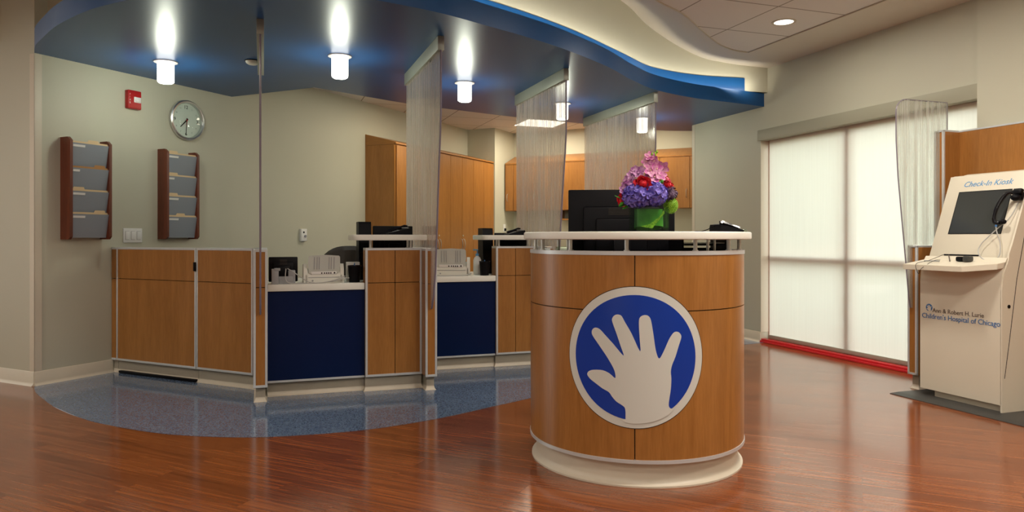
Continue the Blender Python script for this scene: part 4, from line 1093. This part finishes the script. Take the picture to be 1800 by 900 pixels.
# fin whose end face looks towards -b: frame KI (x=-a, y=b)
fp = thing('alcove_partition', 'wood partition wing at the far side of the kiosk, low front and tall rear', 'partition', (*lowp, 0), KI)
W = .075
mb = MB(); mb.box(.006, W-.006, .012, .42, ZB, .97); mb.box(.006, W-.006, .25, .42, .97, 1.77); mb.build('core_panel', 'core', fp)
def fin(y0, y1, z0, z1, gz=()):
    zs = [z0+TW]+list(gz)+[z1-TW]
    for k in range(len(zs)-1):
        mb = MB(); mb.box(TW, W-TW, y0, y0+.012, zs[k]+(.002 if k else 0), zs[k+1]); mb.build('wood_panel', 'maple', fp)
    for x in (0, W-.006):
        mb = MB(); mb.box(x, x+.006, y0+.012, y1, z0, z1-.012); mb.build('side_panel', 'maple', fp)
    mb = MB(); mb.box(0, TW, y0-.003, y0+.012, z0, z1, bev=.001, seg=1); mb.box(W-TW, W, y0-.003, y0+.012, z0, z1, bev=.001, seg=1)
    mb.box(0, W, y0-.003, y1, z1-.012, z1+.001, bev=.001, seg=1); mb.box(0, W, y0-.003, y0+.012, z0, z0+TW, bev=.001, seg=1); mb.build('metal_edging', 'alu', fp)
fin(0, .244, ZB, .985)
fin(.244, .424, .985, 1.787)
mb = MB(); mb.box(.01, W-.01, .2, .424, ZB, .985); mb.build('side_panel', 'maple', fp)
kick_mesh(fp, .012, W-.012, .03, .42, ZB)
# back panel on the wall behind the kiosk
bp_ = thing('alcove_back_panel', 'tall wood back panel on the wall behind the check-in kiosk', 'wall panel', (*uv(4.60, 3.735), 0), KI)
mb = MB(); mb.box(0, 1.9, 0, .034, .1, 1.775); mb.build('wood_panel', 'maple', bp_)
mb = MB(); mb.box(0, 1.9, -.003, .036, 1.775, 1.787, bev=.001, seg=1); mb.build('metal_edging', 'alu', bp_)
mb = MB(); mb.box(0, 1.9, .012, .034, 0, .1); mb.build('toe_kick', 'trim', bp_)
# clear strand screen parallel to b
cs = thing('privacy_screen', 'clear strand screen with a rounded top corner standing before the window by the kiosk', 'screen panel', (*uv(4.212, 3.772), 0), AB-pi/2)
# local: y axis = b ; x axis = -a
R = .09; pr = [(-.147+R-R*cos(a), 1.985-R+R*sin(a)) for a in [k*pi/16 for k in range(0, 9)]]
pr = [(-.02, .56), (-.032, .62), (-.055, .83), (-.092, 1.14), (-.128, 1.45), (-.145, 1.70)]+pr+[(.318, 1.985), (.318, 1.79), (.2415, 1.79), (.2415, .989), (-.004, .989), (-.004, .56)]
mb = MB(); mb.prism(pr, -.006, .006, fn=lambda p, h: (h, p[0], p[1])); mb.build('strand_panel', 'resinclear', cs)
mb = MB(); mb.tube([(0, p[0], p[1]) for p in pr[:17]], .004, 6); mb.build('edge_strip', 'resinedge', cs)

# ------------------------------------------------------------------ check-in kiosk (frame KI: x=-a towards the camera, y=b into the wall)
kO = uv(4.076, 3.591)
mb = MB(); mo = uv(3.949, 3.714)
mp_ = [(0, 0), (1.9, 0), (1.9, .62), (0, .62)]
mt = MB(); lo = [mt.bm.verts.new((x, y, .0035)) for x, y in mp_]
hi = [mt.bm.verts.new((x, y, .016)) for x, y in ((.03, .035), (1.9, .035), (1.9, .60), (.03, .60))]
mt._f(lo[::-1]); mt._f(hi)
for i in range(4): mt._f([lo[i], lo[(i+1) % 4], hi[(i+1) % 4], hi[i]])
mt.box(.0, 1.9, 0, .62, 0, .0035)
o = mt.build('floor_mat', 'mat', None, (*mo, .0), KI); o['label'] = 'dark charcoal rubber mat lying under the kiosk'; o['category'] = 'mat'
kk = thing('check_in_kiosk', 'cream check-in kiosk with slanted touch screen and projecting shelf', 'kiosk', (*kO, .016), KI)
zk = -.016
KW = .548
# side profile (y,z)
front = [(.0, .042), (.0, .74), (.006, .80), (.022, .86), (.05, .905)]
slant = [(.074, .905), (.27, 1.444)]
body = [(.012, .0), (.012, .10), (.006, .72), (.03, .83), (.074, .893), (.268, 1.432), (.30, 1.44), (.46, 1.40), (.46, .0)]
body = [(p[0]+.016, p[1]) for p in body]
mb = MB(); mb.prism(body, .085, KW-.004, fn=lambda p, h: (h, p[0], p[1])); 
mb.prism([(.06, .60), (.06, .75), (.09, .88), (.275, 1.43), (.44, 1.40), (.44, .60)], .02, .10, fn=lambda p, h: (h, p[0], p[1]))
mb.build('cabinet_body', 'kiosk', kk)
# near side plate with seam and lock
mb = MB(); sp_ = [(.0, .0), (.0, .72), (.02, .82), (.055, .895), (.06, .93), (.085, .985), (.262, 1.445), (.30, 1.452), (.47, 1.41), (.47, .0)]
mb.prism(sp_, KW-.004, KW+.006, fn=lambda p, h: (h, p[0], p[1])); mb.build('side_plate', 'kiosk', kk)
mb = MB(); mb.tube([(KW+.0062, .02, .20), (KW+.0062, .06, .42), (KW+.0062, .12, .78), (KW+.0062, .20, 1.1)], .002, 6); mb.build('side_seam', 'core', kk)
mb = MB(); mb.cyl((.055, .62), .011, KW+.004, KW+.009, 16, 'x'); mb.build('lock', 'black', kk)
# front panel
mb = MB(); outer = front; inner = [(p[0]+.012, p[1]) for p in front[::-1]]
mb.prism(outer+inner, 0, KW, fn=lambda p, h: (h, p[0], p[1])); mb.build('front_panel', 'kiosk', kk)
# shelf
mb = MB(); pts = [(-.0, -.148), (.0, .075), (KW, .075), (KW+.01, -.02), (.415, -.148)]
pts = [(0, -.148), (.415, -.148), (KW, -.03), (KW, .078), (0, .078)]
def shz(y): return .853+(y+.148)*.155
A = [mb.bm.verts.new((x, y, shz(y)-.034)) for x, y in pts]; B = [mb.bm.verts.new((x, y, shz(y))) for x, y in pts]
mb._f(A[::-1]); mb._f(B)
for i in range(5): mb._f([A[i], A[(i+1) % 5], B[(i+1) % 5], B[i]])
bmesh.ops.bevel(mb.bm, geom=list(mb.bm.edges), offset=.002, segments=2, affect='EDGES')
shelf = mb.build('shelf', 'kiosk', kk)
# slanted face
Ls = sqrt(.196**2+.539**2); SA = atan2(.539, .196)
def SM(): return Matrix.Translation((0, .074, .889)) @ Matrix.Rotation(SA, 4, 'X')      # local x along width, y up the slope, -z... faces outward
mb = MB(); mb.box(0, KW, 0, Ls, -.012, 0, bev=.002); mb.xform(SM()); mb.build('slanted_face', 'kiosk', kk)
# outward normal of the slope is +z of SM rotated: check sign by construction (Rx(SA) maps +z to (0,-sin,cos))
mb = MB(); mb.box(.098, .446, Ls*.30, Ls*.795, .0, .0015); mb.xform(SM()); mb.build('touch_screen', 'screen', kk)
mb = MB()
for (x0, x1, y0, y1) in ((.094, .450, Ls*.293, Ls*.30), (.094, .450, Ls*.795, Ls*.802), (.094, .098, Ls*.293, Ls*.802), (.446, .450, Ls*.293, Ls*.802)): mb.box(x0, x1, y0, y1, 0, .002)
mb.xform(SM()); mb.build('screen_bezel', 'black', kk)
mb = MB(); mb.box(.105, .345, .022, .031, 0, .002); mb.xform(SM()); mb.build('card_slot', 'black', kk)
text_mesh('lettering', 'Check-In Kiosk', .052, 'textsky', kk, SM() @ Matrix.Translation((.112, Ls*.862, .001)), italic=.25, ext=.0006, spacing=1.0, label='blue Check-In Kiosk heading')
text_mesh('lettering', 'Ann & Robert H. Lurie', .0385, 'textbrown', kk, Matrix.Translation((.093, -.001, .545)) @ UPRIGHT, ext=.0006, spacing=.98)
text_mesh('lettering', "Children's Hospital of Chicago", .0445, 'textblue', kk, Matrix.Translation((.014, -.001, .503)) @ UPRIGHT, ext=.0006, spacing=.97)
# little hand logo
mb = MB(); n = 40; r = .024
mb.prism([(r*cos(2*pi*i/n), r*sin(2*pi*i/n)) for i in range(n)], 0, -.001, fn=lambda p, h: (.068+p[0], h, .572+p[1])); mb.build('logo', 'textblue', kk)
mb = MB(); k_ = r/.262; mb.prism([(p[0]*k_, p[1]*k_) for p in HAND+tail], -.001, -.002, fn=lambda p, h: (.068+p[0], h, .572+p[1])); mb.build('logo_hand', 'kiosk', kk)
# handset hook and handset at the near side of the screen
def kpt(x, y, z):
    c, s = cos(KI), sin(KI); return (kO[0]+x*c-y*s, kO[1]+x*s+y*c, z+.016)
mb = MB(); S = SM()
mb.box(.505, .545, Ls*.66, Ls*.74, 0, .04, bev=.006); mb.box(.50, .552, Ls*.70, Ls*.76, .035, .062, bev=.006); mb.xform(S); mb.build('handset_hook', 'black', kk)
hd = thing('telephone_handset', 'black telephone handset hanging on a hook at the right of the kiosk screen', 'handset', kpt(0, 0, 0), KI)
mb = MB(); pts = [(.462, Ls*.385, .045), (.432, Ls*.39, .045), (.424, Ls*.44, .055), (.430, Ls*.53, .062), (.442, Ls*.62, .062), (.462, Ls*.70, .058), (.492, Ls*.725, .050), (.515, Ls*.70, .048)]
mb.tube([S @ Vector(p) for p in spline(pts, 5)], .013, 10, radii=None)
mb.build('grip', 'black_g', hd)
for nm, p in (('mouthpiece', (.478, Ls*.40, .045)), ('earpiece', (.520, Ls*.665, .050))):
    mb = MB(); q = S @ Vector(p); mb.ball(q, .021 if nm == 'mouthpiece' else .029, 0, 3, (.9, .9, .75)); mb.build(nm, 'black', hd)
mb = MB(); q0 = S @ Vector((.440, Ls*.385, .045)); q1 = S @ Vector((.442, Ls*.345, .045)); mb.tube([q0, q1], .006, 8); mb.build('cord_plug', 'textblue', hd)
def along(P, r, name, mat, par): mb = MB(); mb.tube(spline([tuple(S @ Vector(p)) for p in P], 8), r, 8); return mb.build(name, mat, par)
along([(.442, Ls*.345, .045), (.452, Ls*.28, .035), (.475, Ls*.18, .02), (.49, Ls*.06, .02), (.475, -.005, .022), (.44, -.012, .025), (.395, .0, .03), (.36, .04, .03), (.365, .09, .03), (.40, .14, .03), (.45, .20, .03), (.49, Ls*.45, .02), (.51, Ls*.58, .012), (.52, Ls*.66, .02)], .0032, 'cord', 'cable', hd)
# stylus with a cord and black clip reader on the shelf
sy = thing('stylus', 'dark stylus pen leaning on the kiosk shelf with a thin looped cord', 'stylus', kpt(0, 0, 0), KI)
mb = MB(); mb.tube([(.155, .065, .912), (.232, -.02, .878)], .0035, 8); mb.build('pen_barrel', 'textbrown', sy)
mb = MB(); mb.tube(spline([(.12, .06, .915), (.12, -.06, .88), (.11, -.155, .86), (.118, -.162, .815), (.135, -.162, .798), (.15, -.160, .83), (.175, -.09, .878), (.19, -.05, .884)], 6), .0016, 6); mb.build('cord', 'core', sy)
mb = MB(); mb.tube([(.075, -.05, .876), (.185, -.05, .876)], .0035, 8); o = mb.build('pen', 'grey', None, kpt(0, 0, 0), KI); o['label'] = 'grey pen lying on the kiosk shelf'; o['category'] = 'pen'
br = thing('card_reader', 'small black card reader on the right of the kiosk shelf', 'card reader', kpt(.31, .0, .877), KI)
mb = MB(); mb.box(-.045, .0, -.015, .02, 0, .03, bev=.008); mb.box(-.02, .03, -.01, .015, .004, .02, bev=.004); mb.build('body', 'black', br)
mb = MB(); mb.box(.012, .052, -.03, .022, 0, .036, bev=.010); mb.build('read_head', 'mat', br)

# ------------------------------------------------------------------ ceiling lights
dl = thing('downlight', 'round recessed downlight in the ceiling tiles near the window', 'downlight', (2.10, 5.56, ZC+.006))
mb = MB(); mb.lathe([(.072, -.0005), (.072, -.004), (.090, -.004), (.092, 0)], seg=36); mb.build('trim_ring', 'ceilingtrim', dl)
mb = MB(); mb.lathe([(.001, -.001), (.072, -.001)], seg=36); mb.build('lens', 'lens', dl)
mb = MB(); mb.box(-.29, .29, -.29, .29, -.004, 0); 
tf = thing('ceiling_panel_light', 'square lit panel in the office ceiling beside the third screen', 'ceiling light', (.40, 9.95, ZO), AB)
mb.build('diffuser', 'troffer', tf)
mb = MB()
for (x0, x1, y0, y1) in ((-.30, .30, -.30, -.29), (-.30, .30, .29, .30), (-.30, -.29, -.29, .29), (.29, .30, -.29, .29)): mb.box(x0, x1, y0, y1, -.006, 0)
mb.build('frame', 'white', tf)

def area(loc, rot, size, power, col, shape='SQUARE', sy_=None, spread=pi):
    l = bpy.data.lights.new('area_light', 'AREA'); l.energy = power; l.color = col; l.size = size; l.shape = shape; l.spread = spread
    if sy_: l.size_y = sy_
    o = bpy.data.objects.new('area_light', l); COL.objects.link(o); o.location = loc; o.rotation_euler = rot; return o
WARM = (1, .91, .80); COOL = (.95, 1, .82)
# unseen lobby lamps added to light the room, no fixtures modelled
for (u, v, pw_) in ((3.2, 3.3, 28), (3.3, 1.2, 40), (2.2, 1.8, 30), (.6, 1.2, 18), (-1.2, .6, 15), (-3.2, .8, 16), (-3.3, 2.6, 30), (2.2, -1.0, 26), (.2, -1.6, 20), (-2.4, -1.8, 18), (-2.65, 4.35, 26)):
    area((*uv(u, v), ZC-.01), (0, 0, AB), .30, pw_, WARM, 'DISK')
area((2.10, 5.56, ZC-.02), (0, 0, 0), .14, 9, (1, .93, .82), 'DISK')
for (x, y) in ((.37, 9.95), (-.75, 7.85), (1.6, 9.2)): area((x, y, ZO-.03), (0, 0, AB), .58, 20, (1, .88, .68))
# cove strips lying on the ledge of the lower canopy tier
for i in range(i0+2, i1-2, 6):
    p = off(i, WS, .13); q = off(i+6 if i+6 < len(WS) else i, WS, .13)
    L = max(.15, sqrt((q[0]-p[0])**2+(q[1]-p[1])**2)); an = atan2(q[1]-p[1], q[0]-p[0])
    area(((p[0]+q[0])/2, (p[1]+q[1])/2, HC+FT+.02), (radians(180-60), 0, an), L, 2.1*L, (1, .92, .78), 'RECTANGLE', .03)
# canopy lamps: light from each glass cylinder downwards
for l, lab in lamps:
    pl = bpy.data.lights.new('lamp_light', 'POINT'); pl.energy = 7; pl.color = COOL; pl.shadow_soft_size = .05
    o = bpy.data.objects.new('lamp_light', pl); COL.objects.link(o); o.location = (*l, HC-.23)

# ------------------------------------------------------------------ world
wd = bpy.data.worlds.new('sky'); scene.world = wd; wd.use_nodes = True
nt = wd.node_tree; bg = nt.nodes['Background']
tc = nt.nodes.new('ShaderNodeTexCoord'); sp3 = nt.nodes.new('ShaderNodeSeparateXYZ'); cr = nt.nodes.new('ShaderNodeValToRGB')
nt.links.new(tc.outputs['Generated'], sp3.inputs[0]); nt.links.new(sp3.outputs[2], cr.inputs[0])
cr.color_ramp.elements[0].position = .0; cr.color_ramp.elements[0].color = (.84, .83, .80, 1)
cr.color_ramp.elements[1].position = .35; cr.color_ramp.elements[1].color = (1, 1, 1, 1)
nt.links.new(cr.outputs[0], bg.inputs[0]); bg.inputs[1].default_value = 4.6

# ------------------------------------------------------------------ camera
cam = bpy.data.cameras.new('camera'); co = bpy.data.objects.new('camera', cam); COL.objects.link(co)
cam.sensor_width = 36; cam.lens = 1265/1800*36; cam.shift_y = -33/1800
co.location = (0, 0, 1.043); co.rotation_euler = (pi/2, 0, 0); scene.camera = co
scene.view_settings.view_transform = 'Standard'; scene.view_settings.look = 'None'; scene.view_settings.gamma = 1
scene.view_settings.use_curve_mapping = False
scene.view_settings.exposure = 0.0
scene.cycles.use_denoising = True
scene.cycles.transparent_max_bounces = 16; scene.cycles.max_bounces = 8; scene.cycles.diffuse_bounces = 4
scene.cycles.sample_clamp_indirect = 6
